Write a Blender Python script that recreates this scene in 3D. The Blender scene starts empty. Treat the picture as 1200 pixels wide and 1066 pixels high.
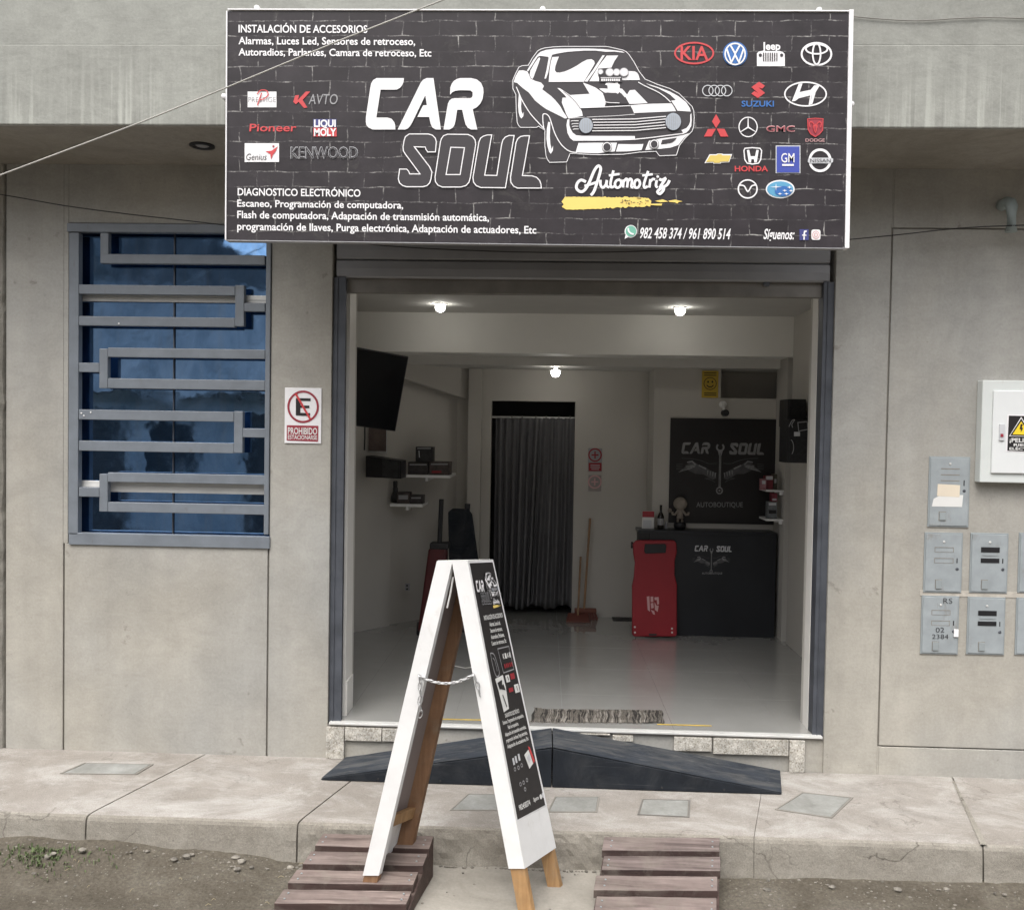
import bpy, bmesh, math, random
from mathutils import Vector, Matrix, noise
from mathutils.geometry import tessellate_polygon

random.seed(7)
SC = bpy.context.scene
COL = SC.collection

# ------------------------------------------------------------------ camera, sky, sun, exposure
CAM_Y, CAM_Z, FPX = -4.8, 1.8, 1050.0
_Y = Vector((40.0, 28.0, FPX)).normalized()            # world +Y seen in camera axes (right, up, forward)
_Z = Vector((0.0175, 1.0, 0.0)); _Z = (_Z - _Y * _Z.dot(_Y)).normalized()
_X = _Z.cross(_Y) * -1
if _X.x < 0: _X = -_X
cam_d = bpy.data.cameras.new('camera')
cam = bpy.data.objects.new('camera', cam_d); COL.objects.link(cam)
cam_d.sensor_width = 36; cam_d.lens = FPX / 1200 * 36
cam_d.clip_start = 0.05; cam_d.clip_end = 500
R = Matrix(((_X.x, _X.y, -_X.z), (_Y.x, _Y.y, -_Y.z), (_Z.x, _Z.y, -_Z.z)))
cam.matrix_world = Matrix.Translation((0, CAM_Y, CAM_Z)) @ R.to_4x4()
SC.camera = cam

wd = bpy.data.worlds.new('World'); SC.world = wd; wd.use_nodes = True
wn = wd.node_tree.nodes; wl = wd.node_tree.links
sky = wn.new('ShaderNodeTexSky'); sky.sky_type = 'NISHITA'; sky.sun_disc = False
SUN_EL, SUN_AZ = math.radians(61), math.radians(198)
sky.sun_elevation = SUN_EL; sky.sun_rotation = SUN_AZ
sky.air_density = 1.0; sky.dust_density = 6.0; sky.ozone_density = 0.6
hs = wn.new('ShaderNodeHueSaturation'); hs.inputs['Saturation'].default_value = 0.28
wl.new(sky.outputs[0], hs.inputs['Color'])
wl.new(hs.outputs[0], wn['Background'].inputs['Color'])
wn['Background'].inputs['Strength'].default_value = 0.15
sun_d = bpy.data.lights.new('sun', 'SUN'); sun_d.energy = 0.78; sun_d.angle = math.radians(58)
sun_d.color = (1.0, 0.97, 0.93)
sun = bpy.data.objects.new('sun', sun_d); COL.objects.link(sun)
sd = Vector((math.sin(SUN_AZ) * math.cos(SUN_EL), math.cos(SUN_AZ) * math.cos(SUN_EL), math.sin(SUN_EL)))
sun.rotation_euler = sd.to_track_quat('Z', 'Y').to_euler()
VS = SC.view_settings
VS.view_transform = 'Standard'; VS.look = 'None'; VS.gamma = 1; VS.use_curve_mapping = False
VS.exposure = 0.9
SC.cycles.max_bounces = 10; SC.cycles.diffuse_bounces = 6

# ------------------------------------------------------------------ survey of the photograph (lengths in metres)
def ray(px, py):
    d = Vector((px - 600.0, 533.0 - py, FPX))
    return Vector((d.dot(_X), d.dot(_Y), d.dot(_Z)))
def W(px, py, Y):                       # point of the vertical plane y = Y
    r = ray(px, py); t = (Y - CAM_Y) / r.y
    return Vector((r.x * t, Y, CAM_Z + r.z * t))
def G(px, py, z):                       # point of the level plane z
    r = ray(px, py); t = (z - CAM_Z) / r.z
    return Vector((r.x * t, CAM_Y + r.y * t, z))
def rect(x0, y0, x1, y1, Y):
    mx, my = (x0 + x1) / 2, (y0 + y1) / 2
    return W(x0, my, Y).x, W(x1, my, Y).x, W(mx, y1, Y).z, W(mx, y0, Y).z

# ------------------------------------------------------------------ object helpers
def srgb(r, g, b):
    f = lambda c: (c / 255 / 12.92) if c <= 10 else (((c / 255) + .055) / 1.055) ** 2.4
    return (f(r), f(g), f(b), 1.0)

def tag(o, label=None, cat=None, group=None, kind=None):
    if label: o['label'] = label
    if cat: o['category'] = cat
    if group: o['group'] = group
    if kind: o['kind'] = kind
    return o
def empty(name, loc, label=None, cat=None, group=None, kind=None):
    o = bpy.data.objects.new(name, None); COL.objects.link(o)
    o.location = loc; o.empty_display_size = .1
    return tag(o, label, cat, group, kind)
def wloc(o):
    v = Vector((0, 0, 0))
    while o is not None:
        v += Vector(o.location); o = o.parent
    return v
def copy_tree(o, parent=None):
    c = o.copy(); COL.objects.link(c); c.parent = parent
    for ch in list(o.children): copy_tree(ch, c)
    return c

class MB:
    """collects faces in world coordinates; build() links them as one mesh object"""
    def __init__(s): s.v = []; s.f = []; s.m = []
    def add(s, vs, fs, m=0):
        n = len(s.v); s.v += [tuple(p) for p in vs]
        for f in fs: s.f.append(tuple(i + n for i in f)); s.m.append(m)
        return s
    def box(s, x0, x1, y0, y1, z0, z1, m=0):
        if x0 > x1: x0, x1 = x1, x0
        if y0 > y1: y0, y1 = y1, y0
        if z0 > z1: z0, z1 = z1, z0
        return s.hexa([(x0, y0, z0), (x1, y0, z0), (x1, y1, z0), (x0, y1, z0), (x0, y0, z1), (x1, y0, z1), (x1, y1, z1), (x0, y1, z1)], m)
    def hexa(s, p, m=0):                # bottom ring then top ring
        return s.add(p, [(0, 3, 2, 1), (4, 5, 6, 7), (0, 1, 5, 4), (1, 2, 6, 5), (2, 3, 7, 6), (3, 0, 4, 7)], m)
    def prism(s, poly, y0, y1, m=0):    # poly of (x,z), extruded along y
        n = len(poly)
        return s.add([(x, y0, z) for x, z in poly] + [(x, y1, z) for x, z in poly],
                     [tuple(range(n))[::-1], tuple(range(n, 2 * n))] + [(i, (i + 1) % n, n + (i + 1) % n, n + i) for i in range(n)], m)
    def extr(s, ring, vec, m=0):        # ring of 3-D points extruded along vec
        n = len(ring); vec = Vector(vec)
        return s.add([Vector(p) for p in ring] + [Vector(p) + vec for p in ring],
                     [tuple(range(n))[::-1], tuple(range(n, 2 * n))] + [(i, (i + 1) % n, n + (i + 1) % n, n + i) for i in range(n)], m)
    def tube(s, pts, r, n=8, m=0, cap=True, r1=None):
        pts = [Vector(p) for p in pts]; N = len(pts); rings = []
        for i, p in enumerate(pts):
            t = (pts[min(i + 1, N - 1)] - pts[max(i - 1, 0)]).normalized()
            a = t.cross(Vector((0, 0, 1)));
            if a.length < .05: a = t.cross(Vector((1, 0, 0)))
            a.normalize(); b = t.cross(a)
            rr = r if r1 is None else r + (r1 - r) * i / (N - 1)
            rings.append([p + a * math.cos(k * 2 * math.pi / n) * rr + b * math.sin(k * 2 * math.pi / n) * rr for k in range(n)])
        vs = [q for g in rings for q in g]
        fs = [(i * n + k, i * n + (k + 1) % n, (i + 1) * n + (k + 1) % n, (i + 1) * n + k) for i in range(N - 1) for k in range(n)]
        if cap: fs += [tuple(range(n))[::-1], tuple((N - 1) * n + k for k in range(n))]
        return s.add(vs, fs, m)
    def lathe(s, c, prof, n=20, axis='z', m=0):
        c = Vector(c); vs = []; N = len(prof)
        for r, h in prof:
            for k in range(n):
                a = k * 2 * math.pi / n
                if axis == 'z': vs.append(c + Vector((r * math.cos(a), r * math.sin(a), h)))
                elif axis == 'y': vs.append(c + Vector((r * math.cos(a), h, r * math.sin(a))))
                else: vs.append(c + Vector((h, r * math.cos(a), r * math.sin(a))))
        fs = [(i * n + k, i * n + (k + 1) % n, (i + 1) * n + (k + 1) % n, (i + 1) * n + k) for i in range(N - 1) for k in range(n)]
        fs += [tuple(range(n))[::-1], tuple((N - 1) * n + k for k in range(n))]
        return s.add(vs, fs, m)
    def ball(s, c, r, m=0, n=12, sc=(1, 1, 1)):
        c = Vector(c); vs = []; fs = []; h = n // 2
        for i in range(h + 1):
            th = math.pi * (i + .001) / (h + .002)
            for k in range(n):
                a = k * 2 * math.pi / n
                vs.append(c + Vector((r * sc[0] * math.sin(th) * math.cos(a), r * sc[1] * math.sin(th) * math.sin(a), r * sc[2] * math.cos(th))))
        fs = [(i * n + k, (i + 1) * n + k, (i + 1) * n + (k + 1) % n, i * n + (k + 1) % n) for i in range(h) for k in range(n)]
        return s.add(vs, fs, m)
    def build(s, name, mats, parent=None, bevel=0, smooth=False, seg=2, fix=True, label=None, kind=None):
        off = wloc(parent) if parent is not None else Vector((0, 0, 0))
        me = bpy.data.meshes.new(name)
        me.from_pydata([(x - off.x, y - off.y, z - off.z) for x, y, z in s.v], [], s.f)
        if not isinstance(mats, (list, tuple)): mats = [mats]
        for m in mats: me.materials.append(m)
        me.polygons.foreach_set('material_index', s.m)
        if fix:
            bm = bmesh.new(); bm.from_mesh(me)
            bmesh.ops.recalc_face_normals(bm, faces=bm.faces); bm.to_mesh(me); bm.free()
        if smooth: me.polygons.foreach_set('use_smooth', [True] * len(me.polygons))
        me.update()
        o = bpy.data.objects.new(name, me); COL.objects.link(o)
        if parent is not None: o.parent = parent
        if bevel:
            b = o.modifiers.new('edge', 'BEVEL'); b.width = bevel; b.segments = seg; b.limit_method = 'ANGLE'; b.angle_limit = math.radians(40)
        if label: o['label'] = label
        if kind: o['kind'] = kind
        return o

def bx(name, mats, parent, x0, x1, y0, y1, z0, z1, bevel=0, label=None):
    return MB().box(x0, x1, y0, y1, z0, z1).build(name, mats, parent, bevel, label=label)

# ------------------------------------------------------------------ materials
def new_mat(name):
    m = bpy.data.materials.new(name); m.use_nodes = True
    return m, m.node_tree.nodes, m.node_tree.links, m.node_tree.nodes['Principled BSDF']
def setp(b, color=None, rough=None, metal=None, spec=None, coat=None):
    if color is not None: b.inputs['Base Color'].default_value = color if len(color) == 4 else (*color, 1)
    if rough is not None: b.inputs['Roughness'].default_value = rough
    if metal is not None: b.inputs['Metallic'].default_value = metal
    if spec is not None: b.inputs['Specular IOR Level'].default_value = spec
    if coat is not None: b.inputs['Coat Weight'].default_value = coat
def pos(n, l, scale=(1, 1, 1)):
    g = n.new('ShaderNodeNewGeometry'); mp = n.new('ShaderNodeMapping')
    mp.inputs['Scale'].default_value = scale; l.new(g.outputs['Position'], mp.inputs['Vector'])
    return mp.outputs[0]
def nz(n, l, vec, scale, detail=4, rough=.55, dist=0):
    t = n.new('ShaderNodeTexNoise'); t.inputs['Scale'].default_value = scale; t.inputs['Detail'].default_value = detail
    t.inputs['Roughness'].default_value = rough; t.inputs['Distortion'].default_value = dist
    l.new(vec, t.inputs['Vector']); return t.outputs['Fac']
def ramp(n, l, fac, stops):
    r = n.new('ShaderNodeValToRGB'); e = r.color_ramp.elements
    while len(e) < len(stops): e.new(.5)
    for k, (p, c) in enumerate(stops):
        e[k].position = p; e[k].color = c if isinstance(c, tuple) else (c, c, c, 1)
    l.new(fac, r.inputs['Fac']); return r.outputs['Color']
def mix(n, l, fac, a, b, mode='MIX'):
    m = n.new('ShaderNodeMix'); m.data_type = 'RGBA'; m.blend_type = mode
    for sock, val in ((m.inputs[0], fac), (m.inputs[6], a), (m.inputs[7], b)):
        if isinstance(val, (int, float)): sock.default_value = val
        elif isinstance(val, tuple): sock.default_value = val if len(val) == 4 else (*val, 1)
        else: l.new(val, sock)
    return m.outputs[2]
def bump(n, l, b, h, strength=.3, dist=.01, prev=None):
    bp = n.new('ShaderNodeBump'); bp.inputs['Strength'].default_value = strength; bp.inputs['Distance'].default_value = dist
    l.new(h, bp.inputs['Height'])
    if prev is not None: l.new(prev, bp.inputs['Normal'])
    if b is not None: l.new(bp.outputs[0], b.inputs['Normal'])
    return bp.outputs[0]
def P(name, color, rough=.5, metal=0, spec=None, vary=.12, vs=6.0, bmp=0, bs=60, coat=None, grime=None, gt=.6):
    """plain surface with slight tonal variation, so that nothing is perfectly uniform"""
    m, n, l, b = new_mat(name); setp(b, None, rough, metal, spec, coat)
    c = color[:3]; v = pos(n, l)
    f = nz(n, l, v, vs, 6, .6)
    col = ramp(n, l, f, [(.25, tuple(x * (1 - vary) for x in c) + (1,)), (.75, tuple(min(1, x * (1 + vary)) for x in c) + (1,))])
    if grime:
        col = mix(n, l, ramp(n, l, nz(n, l, pos(n, l, (1, 1, .45)), 6.5, 8, .7, .4), [(gt, 0.0), (gt + .14, .75)]), col, grime)
        col = mix(n, l, ramp(n, l, nz(n, l, pos(n, l, (16, 16, 2)), 2.5, 5, .7), [(.66, 0.0), (.76, .6)]), col, grime)
    l.new(col, b.inputs['Base Color'])
    rr = n.new('ShaderNodeMapRange'); rr.inputs['To Min'].default_value = max(0, rough - .06); rr.inputs['To Max'].default_value = min(1, rough + .06)
    l.new(nz(n, l, v, vs * 4, 4), rr.inputs['Value']); l.new(rr.outputs[0], b.inputs['Roughness'])
    if bmp: bump(n, l, b, nz(n, l, v, bs, 5), bmp, .004)
    return m
def concrete(name, c0, c1, c2, big=1.1, trowel=.7, streak=0, patch=None, pit=.5, rough=.9, grain=45, bs=.35, dark=None, mids=.55, warm=None, marks=0, crack=0):
    m, n, l, b = new_mat(name); setp(b, None, rough, 0, .3)
    v = pos(n, l)
    col = ramp(n, l, nz(n, l, v, big, 8, .62, .4), [(.3, c0), (.5, c1), (.7, c2)])
    fine = ramp(n, l, nz(n, l, v, grain * 1.6, 6, .7), [(.3, .90), (.7, 1.06)])
    col = mix(n, l, 1.0, col, fine, 'MULTIPLY')
    mid = ramp(n, l, nz(n, l, v, big * 4.3, 7, .7, 1.2), [(.35, .86), (.6, 1.04)])
    col = mix(n, l, mids, col, mid, 'MULTIPLY')
    if warm:
        col = mix(n, l, ramp(n, l, nz(n, l, pos(n, l, (1, 1, .7)), .95, 4, .5, .3), [(.36, 0.0), (.62, .85)]), col, warm, 'MULTIPLY')
    if marks:
        col = mix(n, l, ramp(n, l, nz(n, l, v, 5.5, 7, .62, .4), [(.66, 0.0), (.74, marks)]), col, (.17, .155, .135, 1))
        col = mix(n, l, ramp(n, l, nz(n, l, pos(n, l, (1, 1, .25)), 8.0, 5, .6), [(.68, 0.0), (.78, marks * .8)]), col, (.52, .51, .48, 1))
        vt = nz(n, l, pos(n, l, (7, 7, .35)), 1.0, 5, .55)
        col = mix(n, l, .6, col, ramp(n, l, vt, [(.3, .9), (.7, 1.07)]), 'MULTIPLY')
    if crack:
        vc = n.new('ShaderNodeTexVoronoi'); vc.feature = 'DISTANCE_TO_EDGE'; vc.inputs['Scale'].default_value = 1.3
        wv = n.new('ShaderNodeTexNoise'); wv.inputs['Scale'].default_value = 5; wv.inputs['Detail'].default_value = 7; l.new(v, wv.inputs['Vector'])
        vm = n.new('ShaderNodeVectorMath'); vm.operation = 'MULTIPLY_ADD'; l.new(wv.outputs['Color'], vm.inputs[0]); vm.inputs[1].default_value = (.35, .35, .35); l.new(v, vm.inputs[2])
        l.new(vm.outputs[0], vc.inputs['Vector'])
        kc = n.new('ShaderNodeMath'); kc.operation = 'MULTIPLY'
        l.new(ramp(n, l, vc.outputs['Distance'], [(.002, crack), (.006, 0.0)]), kc.inputs[0]); l.new(ramp(n, l, nz(n, l, v, 1.6, 4), [(.5, 0.0), (.58, 1.0)]), kc.inputs[1])
        col = mix(n, l, kc.outputs[0], col, (.10, .09, .075, 1))
    # trowel marks: smeared light and dark arcs
    tv = pos(n, l, (1.0, 1.0, 2.6))
    tr = ramp(n, l, nz(n, l, tv, 3.2, 9, .7, 2.8), [(.38, .88), (.5, 1.0), (.64, 1.09)])
    col = mix(n, l, trowel, col, tr, 'MULTIPLY')
    if streak:
        sv = pos(n, l, (26, 26, .9)); s1 = nz(n, l, sv, 1.0, 5, .6)
        s2 = nz(n, l, pos(n, l, (1.3, 1, .35)), 1.7, 3, .5)
        g = n.new('ShaderNodeNewGeometry'); sx = n.new('ShaderNodeSeparateXYZ'); l.new(g.outputs['Position'], sx.inputs[0])
        mr = n.new('ShaderNodeMapRange'); mr.inputs['From Min'].default_value = 3.62; mr.inputs['From Max'].default_value = 3.2
        l.new(sx.outputs['Z'], mr.inputs['Value'])
        k = n.new('ShaderNodeMath'); k.operation = 'MULTIPLY'; l.new(mr.outputs[0], k.inputs[0])
        l.new(ramp(n, l, s2, [(.38, 0.15), (.58, 1.0)]), k.inputs[1])
        k2 = n.new('ShaderNodeMath'); k2.operation = 'MULTIPLY'; l.new(k.outputs[0], k2.inputs[0])
        l.new(ramp(n, l, s1, [(.5, 0.0), (.64, 1.0)]), k2.inputs[1])
        col = mix(n, l, k2.outputs[0], col, tuple(min(1, x * 1.28) for x in c2[:3]) + (1,))
        k3 = n.new('ShaderNodeMath'); k3.operation = 'MULTIPLY'; l.new(k.outputs[0], k3.inputs[0])
        l.new(ramp(n, l, nz(n, l, pos(n, l, (19, 19, .7)), 1.3, 5, .6), [(.55, 0.0), (.7, .6)]), k3.inputs[1])
        col = mix(n, l, k3.outputs[0], col, tuple(x * .62 for x in c0[:3]) + (1,))
    if patch:
        pf = ramp(n, l, nz(n, l, pos(n, l, (1, 1.8, 1)), 2.0, 9, .78, .5), [(.47, 0.0), (.66, .8)])
        col = mix(n, l, pf, col, patch)
    if dark:
        df = ramp(n, l, nz(n, l, pos(n, l, (.8, 1, .8)), 1.9, 8, .7, 1.0), [(.56, 0.0), (.72, .7)])
        col = mix(n, l, df, col, dark)
    if pit:
        vo = n.new('ShaderNodeTexVoronoi'); vo.inputs['Scale'].default_value = 38; l.new(v, vo.inputs['Vector'])
        pm = ramp(n, l, vo.outputs['Distance'], [(.05, pit), (.13, 0.0)])
        gate = ramp(n, l, nz(n, l, v, 7, 3), [(.56, 0.0), (.64, 1.0)])
        k = n.new('ShaderNodeMath'); k.operation = 'MULTIPLY'; l.new(pm, k.inputs[0]); l.new(gate, k.inputs[1])
        col = mix(n, l, k.outputs[0], col, tuple(x * .45 for x in c0[:3]) + (1,))
    if crack:
        col = mix(n, l, 1.0, col, ramp(n, l, nz(n, l, v, 170, 4, .8), [(.32, .74), (.66, 1.16)]), 'MULTIPLY')
        col = mix(n, l, ramp(n, l, nz(n, l, v, 26, 5, .7), [(.64, 0.0), (.72, .55)]), col, tuple(x * .55 for x in c0[:3]) + (1,))
    l.new(col, b.inputs['Base Color'])
    n1 = bump(n, l, None, nz(n, l, v, 7, 6, .6), bs * .8, .012)
    bump(n, l, b, nz(n, l, v, 90, 6, .7), bs, .003, n1)
    return m

M = {}
M['wall'] = concrete('wall_concrete', (.315, .312, .295, 1), (.365, .360, .338, 1), (.42, .415, .39, 1), .9, trowel=0.3, mids=.6, warm=(1.0, .955, .885, 1), marks=1.0)
M['fascia'] = concrete('fascia_concrete', (.235, .238, .216, 1), (.285, .289, .264, 1), (.335, .342, .312, 1), .8, streak=1, pit=.3)
M['soffit'] = concrete('soffit_concrete', (.24, .22, .19, 1), (.30, .28, .245, 1), (.35, .33, .30, 1), .9, pit=.2)
M['paving'] = concrete('paving_concrete', (.24, .218, .192, 1), (.30, .276, .248, 1), (.352, .328, .30, 1), 1.6, patch=(.46, .445, .42, 1), dark=(.225, .21, .19, 1), trowel=.3, crack=.45)
M['curb'] = concrete('curb_concrete', (.21, .19, .16, 1), (.27, .25, .215, 1), (.34, .32, .28, 1), 2.0, pit=.8, bs=.9, trowel=.0, grain=22, dark=(.15, .135, .11, 1), crack=.9)
M['apron'] = concrete('apron_concrete', (.24, .225, .195, 1), (.30, .28, .245, 1), (.36, .34, .30, 1), 1.4)
M['neighbour'] = concrete('old_concrete', (.20, .19, .165, 1), (.30, .285, .25, 1), (.42, .40, .36, 1), 3.0, pit=.8, bs=.9)
M['meter_frame'] = P('grey_painted_steel', (.27, .30, .31), .5, 0, vary=.1, vs=9)
M['meter_door'] = P('grey_steel_door', (.30, .33, .345), .45, 0, vary=.14, vs=11, bmp=.08, grime=(.20, .17, .135, 1), gt=.58)
M['groove'] = P('groove_mortar', (.24, .225, .20), .95)
M['grille'] = P('grey_blue_enamel', (.165, .185, .21), .42, .0, vary=.16, vs=9, grime=(.11, .10, .09, 1), gt=.62)
M['steel'] = P('dark_shutter_steel', (.25, .252, .265), .5, .0, vary=.15, vs=3)
M['guide'] = P('shutter_guide_steel', (.07, .077, .092), .5, .1, vary=.35, vs=7)
M['rail_dark'] = P('bottom_rail_steel', (.19, .18, .165), .55, .0, vary=.25, vs=7)
M['alu'] = P('white_aluminium', (.62, .62, .60), .4, .1)
M['dark'] = P('black_plastic', (.012, .012, .014), .45, vary=.2)
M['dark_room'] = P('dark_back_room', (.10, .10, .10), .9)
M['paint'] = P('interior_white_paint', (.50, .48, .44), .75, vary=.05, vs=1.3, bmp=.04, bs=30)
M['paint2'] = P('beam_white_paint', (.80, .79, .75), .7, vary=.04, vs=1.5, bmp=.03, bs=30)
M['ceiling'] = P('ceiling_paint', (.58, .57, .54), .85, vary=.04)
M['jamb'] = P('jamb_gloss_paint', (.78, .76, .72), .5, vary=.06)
M['white'] = P('white_paint', (.78, .78, .77), .5, vary=.03)
M['black'] = P('black_print', (.010, .010, .011), .4, vary=.2)
def rubber(name, c, dust, amt):
    m, n, l, b = new_mat(name); setp(b, None, .75, 0, .2)
    v = pos(n, l); col = ramp(n, l, nz(n, l, v, 6, 7, .65), [(.3, tuple(x * .75 for x in c) + (1,)), (.7, tuple(x * 1.3 for x in c) + (1,))])
    d1 = ramp(n, l, nz(n, l, pos(n, l, (1.2, 5, 1)), 3.0, 9, .72, .6), [(.46, 0.0), (.7, amt)])
    col = mix(n, l, d1, col, dust)
    d2 = ramp(n, l, nz(n, l, pos(n, l, (2.5, 55, 55)), 1.0, 4, .6), [(.62, 0.0), (.7, amt * .8)])
    col = mix(n, l, d2, col, tuple(min(1, x * 1.25) for x in dust[:3]) + (1,))
    l.new(col, b.inputs['Base Color']); bump(n, l, b, nz(n, l, v, 130, 5, .7), .4, .003)
    return m
M['rubber'] = rubber('black_rubber', (.014, .017, .022), (.075, .078, .080, 1), .35)
M['rubber_top'] = rubber('pale_rubber_top', (.034, .040, .050), (.135, .135, .130, 1), .7)  # paler base colour and more dust than the wedge body

def wood(name, c0, c1, axis='x', rough=.6, sc=1.0):
    m, n, l, b = new_mat(name); setp(b, None, rough, 0, .4)
    s = {'x': (1.2, 22, 22), 'y': (22, 1.2, 22), 'z': (22, 22, 1.2)}[axis]
    v = pos(n, l, tuple(k * sc for k in s))
    f = nz(n, l, v, 1.6, 8, .65, 1.2)
    col = ramp(n, l, f, [(.3, c0), (.7, c1)])
    k = ramp(n, l, nz(n, l, pos(n, l), 9, 6, .7), [(.3, .75), (.7, 1.15)])
    col = mix(n, l, .8, col, k, 'MULTIPLY')
    oi = n.new('ShaderNodeObjectInfo'); col = mix(n, l, 1.0, col, ramp(n, l, oi.outputs['Random'], [(0.0, (.74, .74, .76, 1)), (1.0, (1.18, 1.14, 1.08, 1))]), 'MULTIPLY')
    dust = ramp(n, l, nz(n, l, pos(n, l), 7.5, 8, .75, .5), [(.50, 0.0), (.72, .55)])
    col = mix(n, l, dust, col, (.20, .18, .15, 1) if axis == 'x' else (.22, .19, .15, 1))
    l.new(col, b.inputs['Base Color'])
    bump(n, l, b, f, .5, .004)
    return m
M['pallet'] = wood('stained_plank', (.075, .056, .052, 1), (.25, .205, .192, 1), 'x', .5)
M['pallet_side'] = wood('dark_ramp_wood', (.035, .022, .020, 1), (.085, .055, .050, 1), 'x', .65)  # darker wood for plank edges, ends and stringers
M['pine'] = wood('pine_leg', (.30, .17, .075, 1), (.46, .29, .14, 1), 'z', .6)
M['pine_dark'] = wood('pine_leg_dark', (.20, .105, .055, 1), (.31, .18, .10, 1), 'z', .6)  # darker pine for the left pair of legs
M['stick'] = wood('broom_stick', (.22, .13, .07, 1), (.34, .22, .13, 1), 'z', .6)

def stone_mat():
    m, n, l, b = new_mat('crushed_marble'); setp(b, None, .55, 0, .4)
    v = pos(n, l); vo = n.new('ShaderNodeTexVoronoi'); vo.inputs['Scale'].default_value = 150; l.new(v, vo.inputs['Vector'])
    c = ramp(n, l, vo.outputs['Color'], [(.15, (.33, .30, .25, 1)), (.35, (.50, .47, .41, 1)), (.9, (.68, .66, .61, 1))])
    k = ramp(n, l, nz(n, l, v, 12, 8, .75), [(.38, .6), (.62, 1.05)])
    l.new(mix(n, l, 1, c, k, 'MULTIPLY'), b.inputs['Base Color'])
    bump(n, l, b, nz(n, l, v, 55, 7, .75), .8, .008)
    return m
M['marble'] = stone_mat()
def floor_tile_mat():
    m, n, l, b = new_mat('polished_porcelain'); setp(b, None, .10, 0, .6, .8); b.inputs['Coat Roughness'].default_value = .03
    v = pos(n, l)
    l.new(ramp(n, l, nz(n, l, v, 2.5, 6, .6), [(.3, (.30, .30, .285, 1)), (.7, (.35, .35, .335, 1))]), b.inputs['Base Color'])
    l.new(ramp(n, l, nz(n, l, v, 6, 6, .6), [(.3, .045), (.7, .10)]), b.inputs['Roughness'])
    return m
M['tile'] = floor_tile_mat()
def glass_mat():
    m, n, l, b = new_mat('blue_mirror_glass'); setp(b, (.20, .38, .68), .035, 1.0)
    v = pos(n, l)
    c = ramp(n, l, nz(n, l, pos(n, l, (1.5, 1, .9)), 3.2, 7, .68, .8), [(.32, (.125, .25, .46, 1)), (.68, (.235, .41, .70, 1))])
    c = mix(n, l, ramp(n, l, nz(n, l, pos(n, l, (9, 9, 1.2)), 2.0, 6, .7), [(.52, 0.0), (.8, .35)]), c, (.30, .36, .42, 1)); l.new(c, b.inputs['Base Color'])
    l.new(ramp(n, l, nz(n, l, v, 5, 6, .7), [(.4, .02), (.75, .12)]), b.inputs['Roughness'])
    bump(n, l, b, nz(n, l, v, 3.0, 3, .5), .10, .02)
    return m
M['glass'] = glass_mat()
def emis(name, c, s):
    m, n, l, b = new_mat(name); setp(b, (1, 1, 1)); b.inputs['Emission Color'].default_value = (*c, 1); b.inputs['Emission Strength'].default_value = s
    return m
M['lamp'] = emis('lit_led', (1, .97, .90), 15)
def dirt_mat():
    m, n, l, b = new_mat('dirt_road'); setp(b, None, .95, 0, .2)
    v = pos(n, l)
    c = ramp(n, l, nz(n, l, v, 2.6, 9, .7, .6), [(.3, (.085, .073, .056, 1)), (.52, (.125, .110, .087, 1)), (.72, (.175, .158, .13, 1))])
    g = ramp(n, l, nz(n, l, v, 70, 7, .75), [(.3, .6), (.7, 1.3)])
    c = mix(n, l, 1, c, g, 'MULTIPLY')
    vo = n.new('ShaderNodeTexVoronoi'); vo.inputs['Scale'].default_value = 60; l.new(v, vo.inputs['Vector'])
    sp = ramp(n, l, vo.outputs['Distance'], [(.12, 1.0), (.2, 0.0)])
    gate = ramp(n, l, nz(n, l, v, 11, 5, .7), [(.54, 0.0), (.6, 1.0)])
    k = n.new('ShaderNodeMath'); k.operation = 'MULTIPLY'; l.new(sp, k.inputs[0]); l.new(gate, k.inputs[1])
    c = mix(n, l, k.outputs[0], c, (.27, .25, .215, 1))
    l.new(c, b.inputs['Base Color'])
    n1 = bump(n, l, None, nz(n, l, v, 22, 8, .75), .8, .02)
    bump(n, l, b, nz(n, l, v, 140, 5, .7), .6, .004, n1)
    return m
M['dirt'] = dirt_mat()
M['pebble'] = P('pale_pebble', (.19, .175, .15), .9, vary=.75, vs=22)
M['weed'] = P('weed_green', (.085, .115, .045), .7, vary=.4, vs=40)
# ------------------------------------------------------------------ ground, pavement
def gheight(x, y):
    z = -.195 + .02 * noise.noise((x * .9, y * .9, 3)) + .008 * noise.noise((x * 6, y * 6, 1)) + .004 * noise.noise((x * 25, y * 25, 7))
    near = max(0, 1 - (-.8 - y) / .35) if y < -.8 else 1
    left = 1 / (1 + math.exp((x + 1.15) * 6)); right = 1 / (1 + math.exp(-(x - .95) * 7))
    z += near * (left * (.055 + .03 * noise.noise((x * 3.1, 0, 5))) + right * .035)
    if -2.5 < x < -1.7: z += near * .035 * math.sin((x + 2.5) / .8 * math.pi)
    if x < -1.2: z += .012 * left
    return z
def lin(a, b, n): return [a + (b - a) * i / n for i in range(n + 1)]
xs = [-90, -50, -25, -14, -8, -5] + lin(-3.6, 3.6, 260) + [5, 8, 14, 25, 50, 90]
ys = [-90, -50, -25, -14, -8, -5, -3.5, -2.6] + lin(-2.0, -.76, 60) + [0.2, 3.5, 14, 50, 90]
gm = MB(); nx = len(xs)
gv = [(x, y, gheight(x, y) if y < -.5 else -.25) for y in ys for x in xs]
gm.add(gv, [(j * nx + i, j * nx + i + 1, (j + 1) * nx + i + 1, (j + 1) * nx + i) for j in range(len(ys) - 1) for i in range(nx - 1)])
tag(gm.build('dirt_road', M['dirt'], smooth=True, fix=False), 'grey brown unpaved road of dirt and small stones along the kerb', None, kind='structure')

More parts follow.
